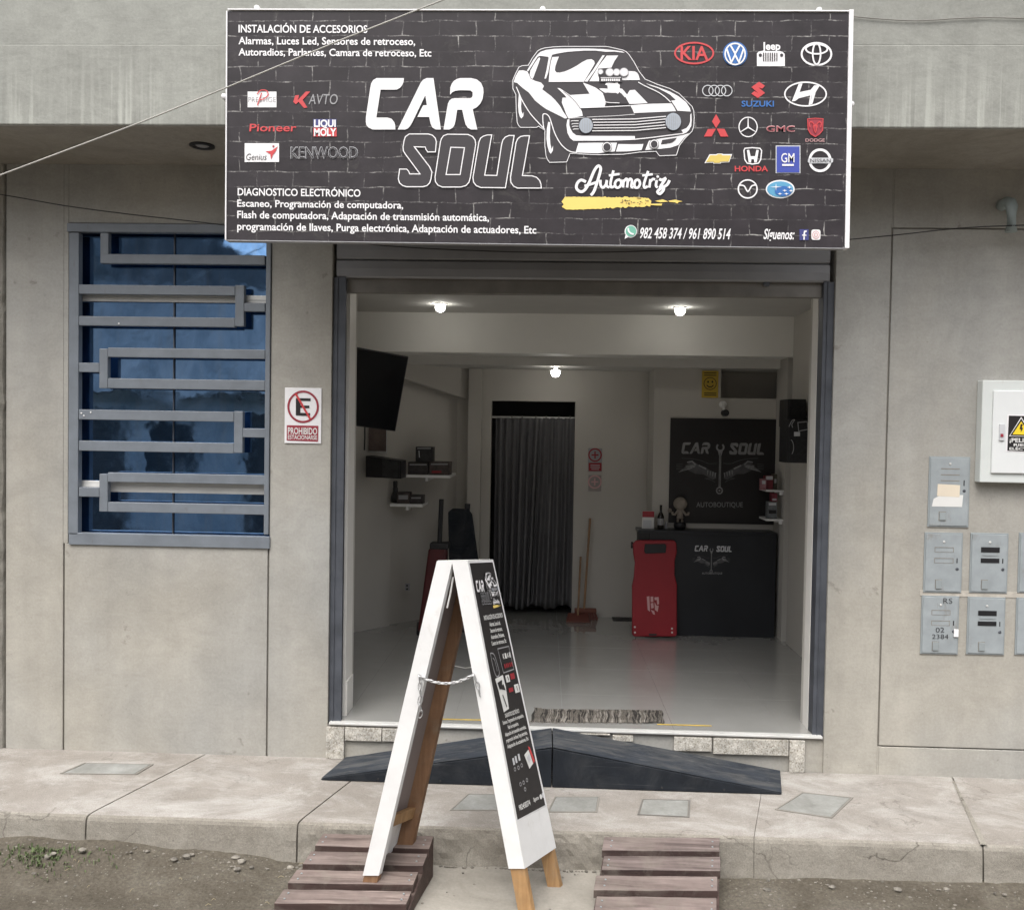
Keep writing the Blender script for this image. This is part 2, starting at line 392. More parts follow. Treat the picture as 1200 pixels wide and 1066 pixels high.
pave = empty('pavement', (0, 0, 0), 'pale concrete pavement slabs with a rough worn kerb in front of the shop', kind='structure')
PF = -.80                                                     # kerb line
J = [(-12, -12)]                                              # joints: x at the wall, x at the kerb
for a, b in (((228, 890), (97, 957)), ((430, 900), (345, 966)), ((892, 930), (885, 972)), ((1118, 915), (1152, 990))):
    p, q = G(*a, 0), G(*b, 0); s = (q.x - p.x) / (q.y - p.y)
    J.append((p.x + s * (0 - p.y), p.x + s * (PF - p.y)))
J.append((12, 12))
def rough_amt(x):                                             # broken aggregate in the middle stretch of the kerb
    return .15 + .85 / (1 + math.exp(-(x + 1.05) * 9)) / (1 + math.exp((x - .75) * 9))
prof = [(0.0, 0, 0), (.12, 0, .0), (.25, 0, .0), (.38, 0, .0), (.5, 0, 0), (.62, 0, 0), (.7, 0, 0), (.75, 0, 0), (.785, -.003, .2), (.797, -.010, .6), (.803, -.024, 1), (.806, -.05, 1), (.808, -.08, 1), (.81, -.11, 1), (.812, -.14, 1), (.815, -.17, 1), (.82, -.30, 0)]
for k in range(len(J) - 1):
    a, b = J[k], J[k + 1]; g = .0012 if k == 3 else .0042; h = .0012 if k == 2 else .0042
    a = (a[0] + g, a[1] + g) if k else a; b = (b[0] - h, b[1] - h) if k < len(J) - 2 else b
    n = max(4, min(220, int((b[0] - a[0]) / .02))); vs = []
    for (yy, zz, am) in prof:
        for i in range(n + 1):
            t = i / n; x0 = a[0] + (b[0] - a[0]) * t; x1 = a[1] + (b[1] - a[1]) * t
            x = x0 + (x1 - x0) * min(1, yy / .8)
            nn = noise.noise((x * 14, zz * 22, 2)) + .6 * noise.noise((x * 38, zz * 45, 9))
            ra = rough_amt(x)
            y = -yy - am * nn * (.0012 + .010 * ra * ra)
            z = zz + .0012 * noise.noise((x * 2, yy * 3, 0)) - (am if zz > -.03 else 0) * max(0, noise.noise((x * 5.5, 4, 4))) * .014 * (.5 + ra)
            vs.append((x, y, z))
    m = n + 1
    fs = [(j * m + i, j * m + i + 1, (j + 1) * m + i + 1, (j + 1) * m + i) for j in range(len(prof) - 1) for i in range(n)]
    mi = [0 if j < 8 else 1 for j in range(len(prof) - 1) for i in range(n)]
    sb = MB(); sb.add(vs, fs); sb.m = mi
    lo = len(prof) - 1                                       # closed joint sides
    for i in (0, n):
        ring = [vs[j * m + i] for j in range(len(prof))] + [(vs[i][0], 0, -.3)]
        sb.add(ring, [tuple(range(len(ring)))], 1)
    sb.build('paving_slab', [M['paving'], M['curb']], pave, fix=False, smooth=False)
bx('joint_mortar', M['groove'], pave, -12, 12, -.79, 0, -.2, -.014)
# wider broken joint right: a strip of dark filler
a, b = G(1117, 915, 0), G(1153, 990, 0)
jf = MB(); N = 26
for i in range(N):
    t0, t1 = i / N, (i + 1) / N
    f = lambda t, s: (a.x + (b.x - a.x) * t + s * (.004 + .011 * t + .004 * noise.noise((t * 17, s, 0))), a.y + (b.y - a.y) * t, .0035)
    jf.add([f(t0, -1), f(t0, 1), f(t1, 1), f(t1, -1)], [(0, 1, 2, 3)])
jf.build('joint_filler', M['curb'], pave)

# concrete apron in the road between the plank ramps
p0, p1, p2, p3 = W(478, 1034, -.83), W(712, 1034, -.83), Vector((.5, -2.4, 0)), Vector((-.75, -2.4, 0))
ap = MB(); nn_ = 40
for i in range(nn_ + 1):
    for j in range(nn_ + 1):
        t, s = i / nn_, j / nn_
        x = (p0.x + (p1.x - p0.x) * t) * (1 - s) + (p3.x + (p2.x - p3.x) * t) * s
        y = -.80 + (-2.4 + .80) * s
        ap.v.append((x, y, -.168 + .006 * noise.noise((x * 3, y * 3, 8)) - (.03 if i in (0, nn_) else 0)))
for i in range(nn_):
    for j in range(nn_):
        k = i * (nn_ + 1) + j; ap.f.append((k, k + nn_ + 1, k + nn_ + 2, k + 1)); ap.m.append(0)
tag(ap.build('concrete_apron', M['apron'], smooth=True), 'pale concrete strip in the road between the two plank ramps', kind='structure')

# ------------------------------------------------------------------ the shop building
shop = empty('shop_building', (0, 0, 0), 'grey rendered concrete shop front with an open roller shutter and a deep overhanging beam', 'building')
xL = W(7, 550, 0).x; g0 = W(74.5, 760, 0).x; g1 = W(313.5, 770, 0).x
wx0, wx1, wz0, wz1 = rect(80, 262, 315, 638, 0)
xd0 = W(387, 560, 0).x; xd1 = W(973.5, 560, 0).x
gr = (W(1047, 270, 0).x + W(1028, 873, 0).x) / 2; gz0 = W(1110, 876, 0).z; gz1 = W(1120, 268, 0).z
ZT = 3.205; T = .15; GW = .009
def wallbox(name, x0, x1, z0, z1, y0=0, y1=T, m='wall', bev=.003): return bx(name, M[m], shop, x0, x1, y0, y1, z0, z1, bev)
wallbox('facade_wall', xL, g0 - GW / 2, -.05, ZT)
wallbox('facade_panel', g0 + GW / 2, g1 - GW / 2, -.05, wz0 - .006)
wallbox('facade_wall', g0 - GW / 2, wx0, wz0 - .006, ZT, .0005)
wallbox('window_lintel', wx0, wx1, wz1, ZT, .0015)
wallbox('facade_wall', g1 + GW / 2, xd0, -.05, ZT)
wallbox('groove_back', g0 - .02, g1 + .02, -.05, wz0, .014, .1, 'groove', 0)
wallbox('facade_wall', xd1, gr - GW / 2, -.05, ZT)
wallbox('facade_wall', gr + GW / 2, 9, -.05, gz0 - GW / 2)
wallbox('facade_panel', gr + GW / 2, 9, gz0 + GW / 3, gz1 - GW / 3)
wallbox('facade_wall', gr + GW / 2, 9, gz1 + GW / 3, ZT, .001)
wallbox('groove_filling', gr - GW / 2, gr + GW / 2, gz1 + GW / 3, ZT, .0012); wallbox('groove_filling', gr - GW / 2, gr + GW / 2, -.05, gz0 - GW / 2, .0012)
wallbox('groove_back', gr - .02, 9, gz0 - .02, gz1 + .02, .014, .1, 'groove', 0)
wallbox('door_head', xd0, xd1, 2.93, ZT, .02)
# overhang
Z52 = W(150, 52, -.62).z
bx('overhang_beam', M['fascia'], shop, -9, 9, -.62, -.30, ZT, Z52, .006)
bx('overhang_beam_upper', M['fascia'], shop, -9, 9, -.612, -.30, Z52, 5.2, .004)
bx('soffit', M['soffit'], shop, -9, 9, -.30, 0.2, ZT + .0, 3.4)
bx('soffit_lining', M['soffit'], shop, -9, 9, -.612, -.001, ZT - .004, ZT + .05)
# unseen outer shell added to keep sky light out of the rooms
for nm, q in (('shell_rear', (-3, 4, 3.9, 4.1, -.2, 5.2)), ('shell_side', (-3.0, -2.8, .3, 4, -.2, 5.2)), ('shell_side', (3.9, 4.1, .3, 4, -.2, 5.2)), ('shell_roof', (-3, 4.1, -.1, 4.1, 3.41, 3.6))):
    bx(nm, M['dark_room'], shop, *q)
# old neighbouring wall at the left edge of the photo
nb = empty('neighbouring_wall', (-3.1, 0, 0), 'rough old concrete wall at the left edge next to the window pillar', 'wall')
nm_ = MB(); rows = 60
for r_ in range(rows + 1):
    z = -.05 + r_ * (ZT + .05) / rows
    e = xL - .003 - .012 - .012 * noise.noise((0, z * 5, 1)) - .008 * noise.noise((0, z * 17, 4))
    nm_.v += [(-9, -.028, z), (e - .02, -.028, z), (e, -.006 + .006 * noise.noise((2, z * 9, 0)), z), (xL - .002, .05, z)]
for r_ in range(rows):
    for c in range(3):
        k = r_ * 4 + c; nm_.f.append((k, k + 1, k + 5, k + 4)); nm_.m.append(0)
nm_.build('wall_face', M['neighbour'], nb)

# ---- step under the door with offcuts of stone
FZ = .2
bx('door_step', M['wall'], shop, xd0, xd1, .012, .16, -.05, FZ - .022)
bx('threshold', M['alu'], shop, xd0 + .01, xd1 - .01, -.012, .03, FZ - .014, FZ - .001, .003)
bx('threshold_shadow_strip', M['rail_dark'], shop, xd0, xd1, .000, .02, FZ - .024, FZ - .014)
for q in (((382, 850), (403, 892)), ((404, 850), (447, 868)), ((448, 851), (500, 869)), ((594, 852), (663, 858)), ((665, 854), (715, 859)), ((718, 857), (742, 868)), ((790, 861), (834, 880)), ((836, 862), (924, 884)), ((925, 865), (943, 908))):
    (a0, b0), (a1, b1) = q
    x0, x1, z0, z1 = rect(a0, b0, a1, b1, -.012); z0 = max(z0, .001)
    z1 = FZ - .026 if z1 > .12 else z1
    sm = MB(); w = random.uniform(-.003, .003)
    sm.hexa([(x0, -.014 + w, z0), (x1, -.014 + w, z0 + random.uniform(-.0, .003)), (x1, .011, z0), (x0, .011, z0), (x0, -.014 + w, z1), (x1, -.014 + w, z1), (x1, .011, z1), (x0, .011, z1)])
    sm.build('stone_offcut', M['marble'], shop, .002)

# ---- roller shutter, raised
sh = empty('roller_shutter', (0, 0, 0)); sh.parent = shop
zr0 = W(680, 346, .06).z; zr1 = W(680, 332, .06).z; zs = W(680, 328, .03).z
x0, x1 = W(395, 310, .03).x, W(972, 310, .03).x
z = zs; k = 0
while z < 2.93:
    h = .098
    s_ = MB(); s_.add([(x0, .030, z), (x0, .022, z + .008), (x0, .018, z + h * .5), (x0, .022, z + h - .01), (x0, .034, z + h - .003), (x0, .05, z + h - .003), (x0, .05, z),
                       (x1, .030, z), (x1, .022, z + .008), (x1, .018, z + h * .5), (x1, .022, z + h - .01), (x1, .034, z + h - .003), (x1, .05, z + h - .003), (x1, .05, z)],
                      [tuple(range(7)), tuple(range(7, 14))] + [(i, (i + 1) % 7, 7 + (i + 1) % 7, 7 + i) for i in range(7)])
    s_.build('slat', M['steel'], sh); z += h; k += 1
bx('bottom_rail', M['rail_dark'], sh, W(405, 337, .06).x, W(966, 337, .06).x, .055, .095, zr0, zr1 + .012, .004)
bx('rail_lip', M['rail_dark'], sh, W(403, 337, .06).x, W(966, 337, .06).x, .04, .06, zr1 + .012, zs, .002)
lk = W(898, 332, .05)
MB().lathe((lk.x, .045, lk.z), [(.018, .012), (.02, 0), (.012, -.008), (.001, -.009)], 12, 'y').build('lock', M['guide'], sh)
for a_, b_ in ((388, 402.5), (958.5, 973)):
    gx0, gx1 = W(a_, 600, .02).x, W(b_, 600, .02).x
    gd = MB()
    gd.box(gx0, gx1, .018, .026, FZ - .01, zs)
    gd.box(gx0, gx0 + .008, .026, .10, FZ - .01, zs); gd.box(gx1 - .008, gx1, .026, .05, FZ - .01, zs)
    gd.box(gx0 + .02, gx0 + .026, .012, .018, FZ - .01, zs)
    gd.build('shutter_guide', M['guide'], sh, .002)

# ---- window with its grille
win = empty('window', (0, 0, 0)); win.parent = shop
rz = [wx0, wx1, wz0, wz1]
bx('reveal_back', M['groove'], win, wx0 - .01, wx1 + .01, .14, .16, wz0 - .01, wz1 + .01)
gx = W(204, 450, .07).x
def Rw(c): return rect(60 + c[0] / 2.539, 240 + c[1] / 2.539, 60 + c[2] / 2.539, 240 + c[3] / 2.539, .0)
bx('pane', M['glass'], win, wx0 + .03, gx - .003, .070, .076, wz0 + .03, wz1 - .03)
bx('pane', M['glass'], win, gx + .003, wx1 - .01, .0725, .078, wz0 + .03, wz1 - .03)
bx('mullion', M['guide'], win, gx - .0028, gx + .0028, 0.062, .0695, wz0 + .03, wz1 - .03)
z_a = W(200, 349, .1); z_b = W(200, 570, .1)
for zc, hh in ((W(200, 350, .06).z, .021), (W(200, 571, .06).z, .030)):
    bx('window_rail', M['alu'], win, wx0 + .02, wx1 - .01, .048, .0618, zc - hh, zc + hh, .003)
    bx('window_rail', M['alu'], win, wx0 + .02, wx1 - .01, .044, .048, zc - hh * .25, zc + hh * .15, .001)
F0, F1 = -.012, .032                                        # grille depth range
fr = [(50, 58, 650, 84), (55, 84, 84, 980), (638, 84, 652, 980), (55, 980, 652, 1016)]
for q in fr:
    x0, x1, z0, z1 = Rw(q); bx('frame_bar', M['grille'], win, x0, x1, F0, F1, z0, z1, .003)
bars = [[(148, 84, 172, 148), (148, 149, 637, 177)],
        [(84, 240, 548, 268), (548.5, 240, 575, 362), (84, 334, 548, 362), (575.5, 293, 637, 318)],
        [(170.5, 428, 637, 456), (145, 428, 170, 546), (170.5, 519, 637, 549), (84, 470, 144.5, 498)],
        [(84, 612, 544.5, 642), (545, 614, 571, 738), (84, 705, 544.5, 735), (571.5, 665, 637, 692)],
        [(170.5, 800, 637, 828), (145, 800, 170, 912), (170.5, 888, 637, 917), (84, 840, 144.5, 868)]]
for grp in bars:
    for q in grp:
        x0, x1, z0, z1 = Rw(q); bx('grille_bar', M['grille'], win, x0, x1, F0 + .004, F1 - .004, z0, z1, .003)
bx('window_sill', M['rail_dark'], win, wx0, wx1, .0335, .069, wz0 - .005, wz0 + .012)
for px, py in ((139, 379), (95, 484), (98, 487), (106, 483)):
    c = W(px, py, F0); MB().lathe((c.x, F0 + .003, c.z), [(.005, 0), (.004, -.002), (.001, -.0025)], 8, 'y').build('paint_spot', M['white'], win)

# ------------------------------------------------------------------ inside the shop
fl = empty('floor', (0, 0, 0), 'polished pale porcelain tile floor inside the shop', kind='structure')
TS = .6
bx('floor_bed', M['meter_frame'], fl, -1.7, 3.0, .0305, 3.8, .05, FZ - .012)
ty = .032
while ty < 3.3:
    tx = -1.68
    while tx < 1.95:
        y1 = min(ty + TS, 3.3)
        dz = random.uniform(-.0003, .0003)
        MB().hexa([(tx, ty, FZ - .011), (tx + TS - .0009, ty, FZ - .011), (tx + TS - .0009, y1 - .0015, FZ - .011), (tx, y1 - .0015, FZ - .011),
                   (tx, ty, FZ + dz), (tx + TS - .0009, ty, FZ + dz), (tx + TS - .0009, y1 - .0015, FZ + dz), (tx, y1 - .0015, FZ + dz)]).build('floor_tile', M['tile'], fl)
        tx += TS
    ty += TS
def iw(name, *q, m='paint'): return bx(name, M[m], shop, *q)
XL, XR = -1.48, 1.87
jl = W(404, 600, .03).x; jr = W(957.5, 600, .03).x
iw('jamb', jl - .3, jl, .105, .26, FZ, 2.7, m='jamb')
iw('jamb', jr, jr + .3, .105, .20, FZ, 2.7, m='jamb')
iw('jamb_skirting', jl - .002, jl + .006, .11, .27, FZ, FZ + .19, m='jamb')
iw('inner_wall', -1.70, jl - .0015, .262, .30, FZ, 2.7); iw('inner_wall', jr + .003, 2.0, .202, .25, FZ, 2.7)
iw('inner_wall', XL - .15, XL, .30, 2.15, FZ, 2.72)
pA = Vector((XL, 2.13)); pB = Vector((-1.245, 2.40)); pC = Vector((-.72, 2.94))
def ob_wall(p, q, th, name='inner_wall', z1=2.72):
    d = (q - p).normalized(); nrm = Vector((-d.y, d.x)) * th
    MB().extr([(p.x, p.y, FZ), (q.x, q.y, FZ), (q.x + nrm.x, q.y + nrm.y, FZ), (p.x + nrm.x, p.y + nrm.y, FZ)], (0, 0, z1 - FZ)).build(name, M['paint'], shop)
ob_wall(pA, pB, .12)
e1 = (pC - pB).normalized(); n1 = Vector((-e1.y, e1.x))
ob_wall(pB + n1 * .035, pC + n1 * .035, .12)
YB = 2.94
co0, co1 = W(574, 600, YB).x, W(672, 600, YB).x; coz = W(625, 470, YB).z
PW = 2.52
px0 = W(765, 560, PW).x
iw('inner_wall', pC.x - .1, co0, YB, YB + .12, FZ, 2.72)
iw('inner_wall', co1, px0 + .1, YB, YB + .12, FZ, 2.72)
iw('door_lintel', co0, co1, YB + .001, YB + .12, coz, 2.72)
# small chamfer column left of the curtain
c0, c1 = W(547, 600, 2.80).x, W(562, 600, 2.80).x
iw('inner_column', c0, c1, 2.80, 2.935, FZ, 2.32)
# wall with the poster, niche in its upper right
nx0, nx1, nz0, nz1 = rect(845, 428, 930, 467, PW)
iw('poster_wall', px0, nx0, PW, 2.93, FZ, 2.34); iw('poster_wall', nx0, XR + .1, PW + .0001, 2.93, FZ, nz0)
iw('niche_head', nx0, XR + .1, PW, 2.93, nz1, 2.34)
iw('niche_back', nx0, XR + .1, 2.90, 2.929, nz0, nz1)
pil0 = W(919, 600, 2.2).x
iw('inner_pillar', pil0, XR + .05, 2.2, PW - .001, FZ, 2.40)
iw('inner_wall', XR, XR + .12, .25, 2.12, FZ, 2.72)
iw('ceiling', -1.7, 2.1, .20, 2.12, 2.70, 2.8, m='ceiling')
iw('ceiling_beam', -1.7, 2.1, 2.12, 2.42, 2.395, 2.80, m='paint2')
iw('ceiling', -1.7, 2.1, 2.42, 3.1, 2.325, 2.6, m='ceiling')
iw('ceiling_edge', jl - .05, jr + .05, .106, .20, 2.60, 2.8, m='ceiling')
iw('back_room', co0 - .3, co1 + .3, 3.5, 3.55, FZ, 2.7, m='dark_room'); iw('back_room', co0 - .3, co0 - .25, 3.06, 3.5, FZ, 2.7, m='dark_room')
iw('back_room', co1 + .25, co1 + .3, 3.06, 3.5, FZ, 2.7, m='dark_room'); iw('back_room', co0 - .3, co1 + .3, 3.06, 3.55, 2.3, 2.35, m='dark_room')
# sloping underside of the stair on the left back wall
MB().extr([(pB.x + .0, pB.y, 2.40), (pC.x, pC.y, 2.40), (pC.x, pC.y, 2.06), (pB.x, pB.y, 2.22)], (.05, -.05, 0)).build('stair_underside', M['paint'], shop)
# ------------------------------------------------------------------ flat print: traced shapes laid in thin layers
FONT = {}
def font_mesh(txt, off):
    key = (txt, off)
    if key not in FONT:
        c = bpy.data.curves.new('txt', 'FONT'); c.body = txt; c.offset = off; c.resolution_u = 3
        o = bpy.data.objects.new('txt', c); COL.objects.link(o); bpy.context.view_layer.update()
        me = bpy.data.meshes.new_from_object(o)
        FONT[key] = ([(v.co.x, v.co.y) for v in me.vertices], [tuple(p.vertices) for p in me.polygons])
        bpy.data.objects.remove(o); bpy.data.curves.remove(c); bpy.data.meshes.remove(me)
    return FONT[key]
class Art:
    """mp(x, y, lift) -> world point; every shape gets its own slight lift so nothing is coplanar"""
    def __init__(s, mp, tf=None): s.mp = mp; s.mb = MB(); s.mats = []; s.k = 0; s.tf = tf or (lambda x, y: (x, y))
    def mi(s, m):
        if m not in s.mats: s.mats.append(m)
        return s.mats.index(m)
    def lift(s, layer): s.k += 1; return .0006 + layer * .0016 + (s.k % 8) * .00018
    def put(s, pts, faces, m, layer, drift=None):
        L = s.lift(layer)
        s.mb.add([s.mp(*s.tf(x, y), L + (drift[i] if drift else 0)) for i, (x, y) in enumerate(pts)], faces, s.mi(m))
    def poly(s, pts, m, layer=0):
        tri = tessellate_polygon([[Vector((x, y, 0)) for x, y in pts]]); s.put(pts, [tuple(t) for t in tri], m, layer); return s
    def rect(s, x0, y0, x1, y1, m, layer=0): return s.poly([(x0, y0), (x1, y0), (x1, y1), (x0, y1)], m, layer)
    def ell(s, cx, cy, rx, ry, m, layer=0, n=28): return s.put([(cx + rx * math.cos(i * 2 * math.pi / n), cy + ry * math.sin(i * 2 * math.pi / n)) for i in range(n)], [tuple(range(n))], m, layer)
    def line(s, pts, w, m, layer=0, closed=False, w1=None):
        P_ = [Vector((x, y)) for x, y in pts]; n = len(P_); L = []; Rr = []
        for i in range(n):
            a = P_[i - 1] if (i or closed) else None; b = P_[(i + 1) % n] if (i < n - 1 or closed) else None
            d0 = (P_[i] - a) if a is not None else (b - P_[i]); d1 = (b - P_[i]) if b is not None else (P_[i] - a)
            d0 = d0.normalized() if d0.length > 1e-9 else Vector((1, 0)); d1 = d1.normalized() if d1.length > 1e-9 else d0
            n0 = Vector((-d0.y, d0.x)); n1 = Vector((-d1.y, d1.x)); mm = n0 + n1
            mm = mm.normalized() if mm.length > .2 else n0
            ww = w if w1 is None else w + (w1 - w) * i / max(1, n - 1)
            k = ww / 2 / max(.45, mm.dot(n0)); L.append(P_[i] + mm * k); Rr.append(P_[i] - mm * k)
        pts2 = [tuple(p) for p in L] + [tuple(p) for p in Rr]
        fs = [(i, (i + 1) % n, n + (i + 1) % n, n + i) for i in range(n if closed else n - 1)]
        dr = [0 if closed else .0009 * i / n for i in range(n)]; s.put(pts2, fs, m, layer, dr + dr); return s
    def curve(s, pts, w, m, layer=0, closed=False, sub=4, w1=None):       # smoothed line
        n = len(pts); out = []
        rng = range(n if closed else n - 1)
        for i in rng:
            p0 = pts[i - 1] if (i or closed) else pts[0]; p1 = pts[i]; p2 = pts[(i + 1) % n]; p3 = pts[(i + 2) % n] if (i + 2 < n or closed) else p2
            for k in range(sub):
                t = k / sub; t2 = t * t; t3 = t2 * t
                out.append(tuple(.5 * ((2 * p1[j]) + (-p0[j] + p2[j]) * t + (2 * p0[j] - 5 * p1[j] + 4 * p2[j] - p3[j]) * t2 + (-p0[j] + 3 * p1[j] - 3 * p2[j] + p3[j]) * t3) for j in (0, 1)))
        if not closed: out.append(pts[-1])
        return s.line(out, w, m, layer, closed, w1)
    def ring(s, cx, cy, rx, ry, w, m, layer=0, n=28): return s.line([(cx + rx * math.cos(i * 2 * math.pi / n), cy + ry * math.sin(i * 2 * math.pi / n)) for i in range(n)], w, m, layer, True)
    def arc(s, cx, cy, rx, ry, a0, a1, w, m, layer=0, n=14): return s.line([(cx + rx * math.cos(math.radians(a0 + (a1 - a0) * i / n)), cy - ry * math.sin(math.radians(a0 + (a1 - a0) * i / n))) for i in range(n + 1)], w, m, layer)
    def text(s, txt, x0, x1, ycap, ybase, m, layer=1, off=0.0, shear=0.0, slope=0.0):
        v, f = font_mesh(txt, off); mn = min(p[0] for p in v); mx = max(p[0] for p in v); H = ybase - ycap
        pts = [(x0 + (x - mn) / (mx - mn) * (x1 - x0) + shear * y / .682 * H, ybase - y / .682 * H) for x, y in v]
        pts = [(x, y + slope * (x - x0)) for x, y in pts]
        s.put(pts, f, m, layer); return s
    def build(s, name, parent, label=None):
        return s.mb.build(name, s.mats, parent, fix=False, label=label)

def flat(name, c, rough=.45): return P(name, c, rough, vary=.04, vs=8)
K = dict(white=flat('print_white', (.80, .79, .80)), red=flat('print_red', (.55, .05, .055)), blue=flat('print_blue', (.03, .14, .42)),
         gmblue=flat('print_royal', (.045, .07, .36)), grey=flat('print_grey', (.30, .30, .31)), lgrey=flat('print_silver', (.55, .56, .58)),
         dark=flat('print_dark', (.030, .025, .029)), yellow=flat('print_yellow', (.80, .60, .16)), green=flat('print_green', (.16, .42, .32)),
         gold=flat('print_gold', (.65, .50, .12)), pink=flat('print_pink', (.62, .36, .36)), maroon=flat('print_maroon', (.30, .03, .05)),
         lblue=flat('print_sky', (.10, .33, .52)), lens=flat('print_lens', (.36, .40, .45)), black=flat('print_black', (.015, .013, .014)),
         cream=flat('paper_cream', (.70, .62, .50)), paper=flat('paper_white', (.70, .70, .68)), fb=flat('print_violet_blue', (.05, .055, .20)),
         dimred=flat('print_dim_red', (.30, .02, .03)), sign_yellow=flat('sign_yellow', (.55, .38, .04)), safety=flat('safety_yellow', (.85, .62, .03)))

def banner_mat():
    m, n, l, b = new_mat('banner_brick_print'); setp(b, None, .5, 0, .3)
    g = n.new('ShaderNodeNewGeometry'); sp = n.new('ShaderNodeSeparateXYZ'); l.new(g.outputs['Position'], sp.inputs[0])
    cb = n.new('ShaderNodeCombineXYZ'); l.new(sp.outputs['X'], cb.inputs['X']); l.new(sp.outputs['Z'], cb.inputs['Y'])
    wob = n.new('ShaderNodeTexNoise'); wob.inputs['Scale'].default_value = 9; wob.inputs['Detail'].default_value = 6; l.new(cb.outputs[0], wob.inputs['Vector'])
    va = n.new('ShaderNodeVectorMath'); va.operation = 'MULTIPLY_ADD'; l.new(wob.outputs['Color'], va.inputs[0]); va.inputs[1].default_value = (.03, .022, 0); l.new(cb.outputs[0], va.inputs[2])
    br = n.new('ShaderNodeTexBrick'); br.inputs['Scale'].default_value = 1.0; br.inputs['Brick Width'].default_value = .165; br.inputs['Row Height'].default_value = .0675
    br.inputs['Mortar Size'].default_value = .0028; br.inputs['Mortar Smooth'].default_value = .35; br.inputs['Bias'].default_value = -.2
    br.inputs['Color1'].default_value = (.022, .018, .021, 1); br.inputs['Color2'].default_value = (.033, .028, .032, 1); br.inputs['Mortar'].default_value = (.032, .027, .031, 1)
    l.new(va.outputs[0], br.inputs['Vector'])
    v = cb.outputs[0]
    col = mix(n, l, .8, br.outputs['Color'], ramp(n, l, nz(n, l, v, 9, 8, .7), [(.3, .68), (.7, 1.4)]), 'MULTIPLY')
    # stains in the printed bricks, then broken pale mortar lines
    col = mix(n, l, ramp(n, l, nz(n, l, v, 6.5, 9, .75, .7), [(.56, 0.0), (.75, .5)]), col, (.10, .095, .085, 1))
    k = n.new('ShaderNodeMath'); k.operation = 'MULTIPLY'; l.new(br.outputs['Fac'], k.inputs[0])
    l.new(ramp(n, l, nz(n, l, v, 11, 7, .8), [(.47, 0.0), (.63, 1.0)]), k.inputs[1])
    col = mix(n, l, k.outputs[0], col, (.36, .35, .335, 1))
    dk = n.new('ShaderNodeMath'); dk.operation = 'MULTIPLY'; l.new(br.outputs['Fac'], dk.inputs[0]); l.new(ramp(n, l, nz(n, l, v, 7, 5, .7), [(.4, .8), (.52, 0.0)]), dk.inputs[1])
    col = mix(n, l, dk.outputs[0], col, (.03, .026, .03, 1))
    l.new(col, b.inputs['Base Color'])
    bump(n, l, b, nz(n, l, pos(n, l, (1, 1, 1)), 3.5, 3, .5), .10, .02)
    return m

YS = -.735
def smap(x, y, L): return W(x, y, YS - L)
sroot_p = W(630, 286, YS)
sign = empty('shop_signboard', (sroot_p.x, YS, sroot_p.z), 'wide dark brick-print signboard with white lettering, car drawing and badges above the shop door', 'signboard')
ca, cb_, cc, cd = W(267, 13.5, YS), W(994.5, 15.5, YS), W(989.5, 291, YS), W(265.5, 281.5, YS)
sx0 = (ca.x + cd.x) / 2; sx1 = (cb_.x + cc.x) / 2
# the board hangs as in the photo: its outline follows the four corners in the plane of the sign
pan = MB()
pan.hexa([tuple(cd), tuple(cc), (cc.x, YS + .02, cc.z), (cd.x, YS + .02, cd.z), tuple(ca), tuple(cb_), (cb_.x, YS + .02, cb_.z), (ca.x, YS + .02, ca.z)])
pan.build('printed_panel', banner_mat(), sign)
def strip(name, a, b, w, mat, y0, y1):
    a = Vector(a); b = Vector(b); d = (b - a).normalized(); nrm = Vector((-d.z, 0, d.x)) * w
    mb = MB(); ring = [a, b, b + nrm, a + nrm]
    mb.extr([(p.x, y0, p.z) for p in ring], (0, y1 - y0, 0)); return mb.build(name, mat, sign, .001)
strip('frame_edge', cb_ + Vector((0, 0, .004)), ca + Vector((0, 0, .004)), -.006, K['white'], YS - .006, YS + .035)
strip('frame_edge', ca, cd, -.006, K['white'], YS - .0061, YS + .035)
strip('frame_edge', cd, cc, -.004, K['grey'], YS - .006, YS + .035)
strip('frame_edge', cc + Vector((.001, 0, 0)), cb_ + Vector((.001, 0, .013)), -.019, K['white'], YS - .0062, YS + .05)
bx('backing_sheet', M['rail_dark'], sign, sx0 + .03, sx1 - .03, YS + .03, -.625, cc.z + .06, ca.z - .03)
for px, py in ((301, 9.5), (636, 11), (960, 12), (262.5, 113), (998, 122)):
    p = W(px, py, -.70); sg = MB().lathe((p.x, -.70, p.z), [(.013, .075), (.013, 0), (.010, -.008), (.002, -.010)], 12, 'y')
    sg.build('fixing_bolt', K['white'], sign)

def slp(y): return .0032 + 3.5e-5 * y
def line_text(txt, x0, x1, ycap, ybase, off=.0165, m='white', name='lettering', shear=0, **k):
    a = Art(smap); a.text(txt, x0, x1, ycap, ybase, K[m], 1, off, shear, slp(ybase)); return a.build(name, sign)
line_text('INSTALACIÓN DE ACCESORIOS', 279.5, 430.5, 29.5, 38.2)
line_text('Alarmas, Luces Led, Sensores de retroceso,', 279.5, 486.5, 43.6, 52)
line_text('Autoradios, Parlantes, Camara de retroceso, Etc', 279.5, 505.5, 57.0, 65.2)
line_text('DIAGNOSTICO ELECTRÓNICO', 278.5, 422.5, 220.7, 229)
line_text('Escaneo, Programación de computadora,', 278, 472.5, 234.2, 242.2)
line_text('Flash de computadora, Adaptación de transmisión automática,', 278, 573, 247.2, 255.6)
line_text('programación de llaves, Purga electrónica, Adaptación de actuadores, Etc', 278, 628.5, 260.9, 269.4)
line_text('982 458 374 / 961 890 514', 749, 855, 267, 279, .016, shear=.16)
line_text('Síguenos:', 894.5, 930, 268.5, 280, .018, shear=.16)

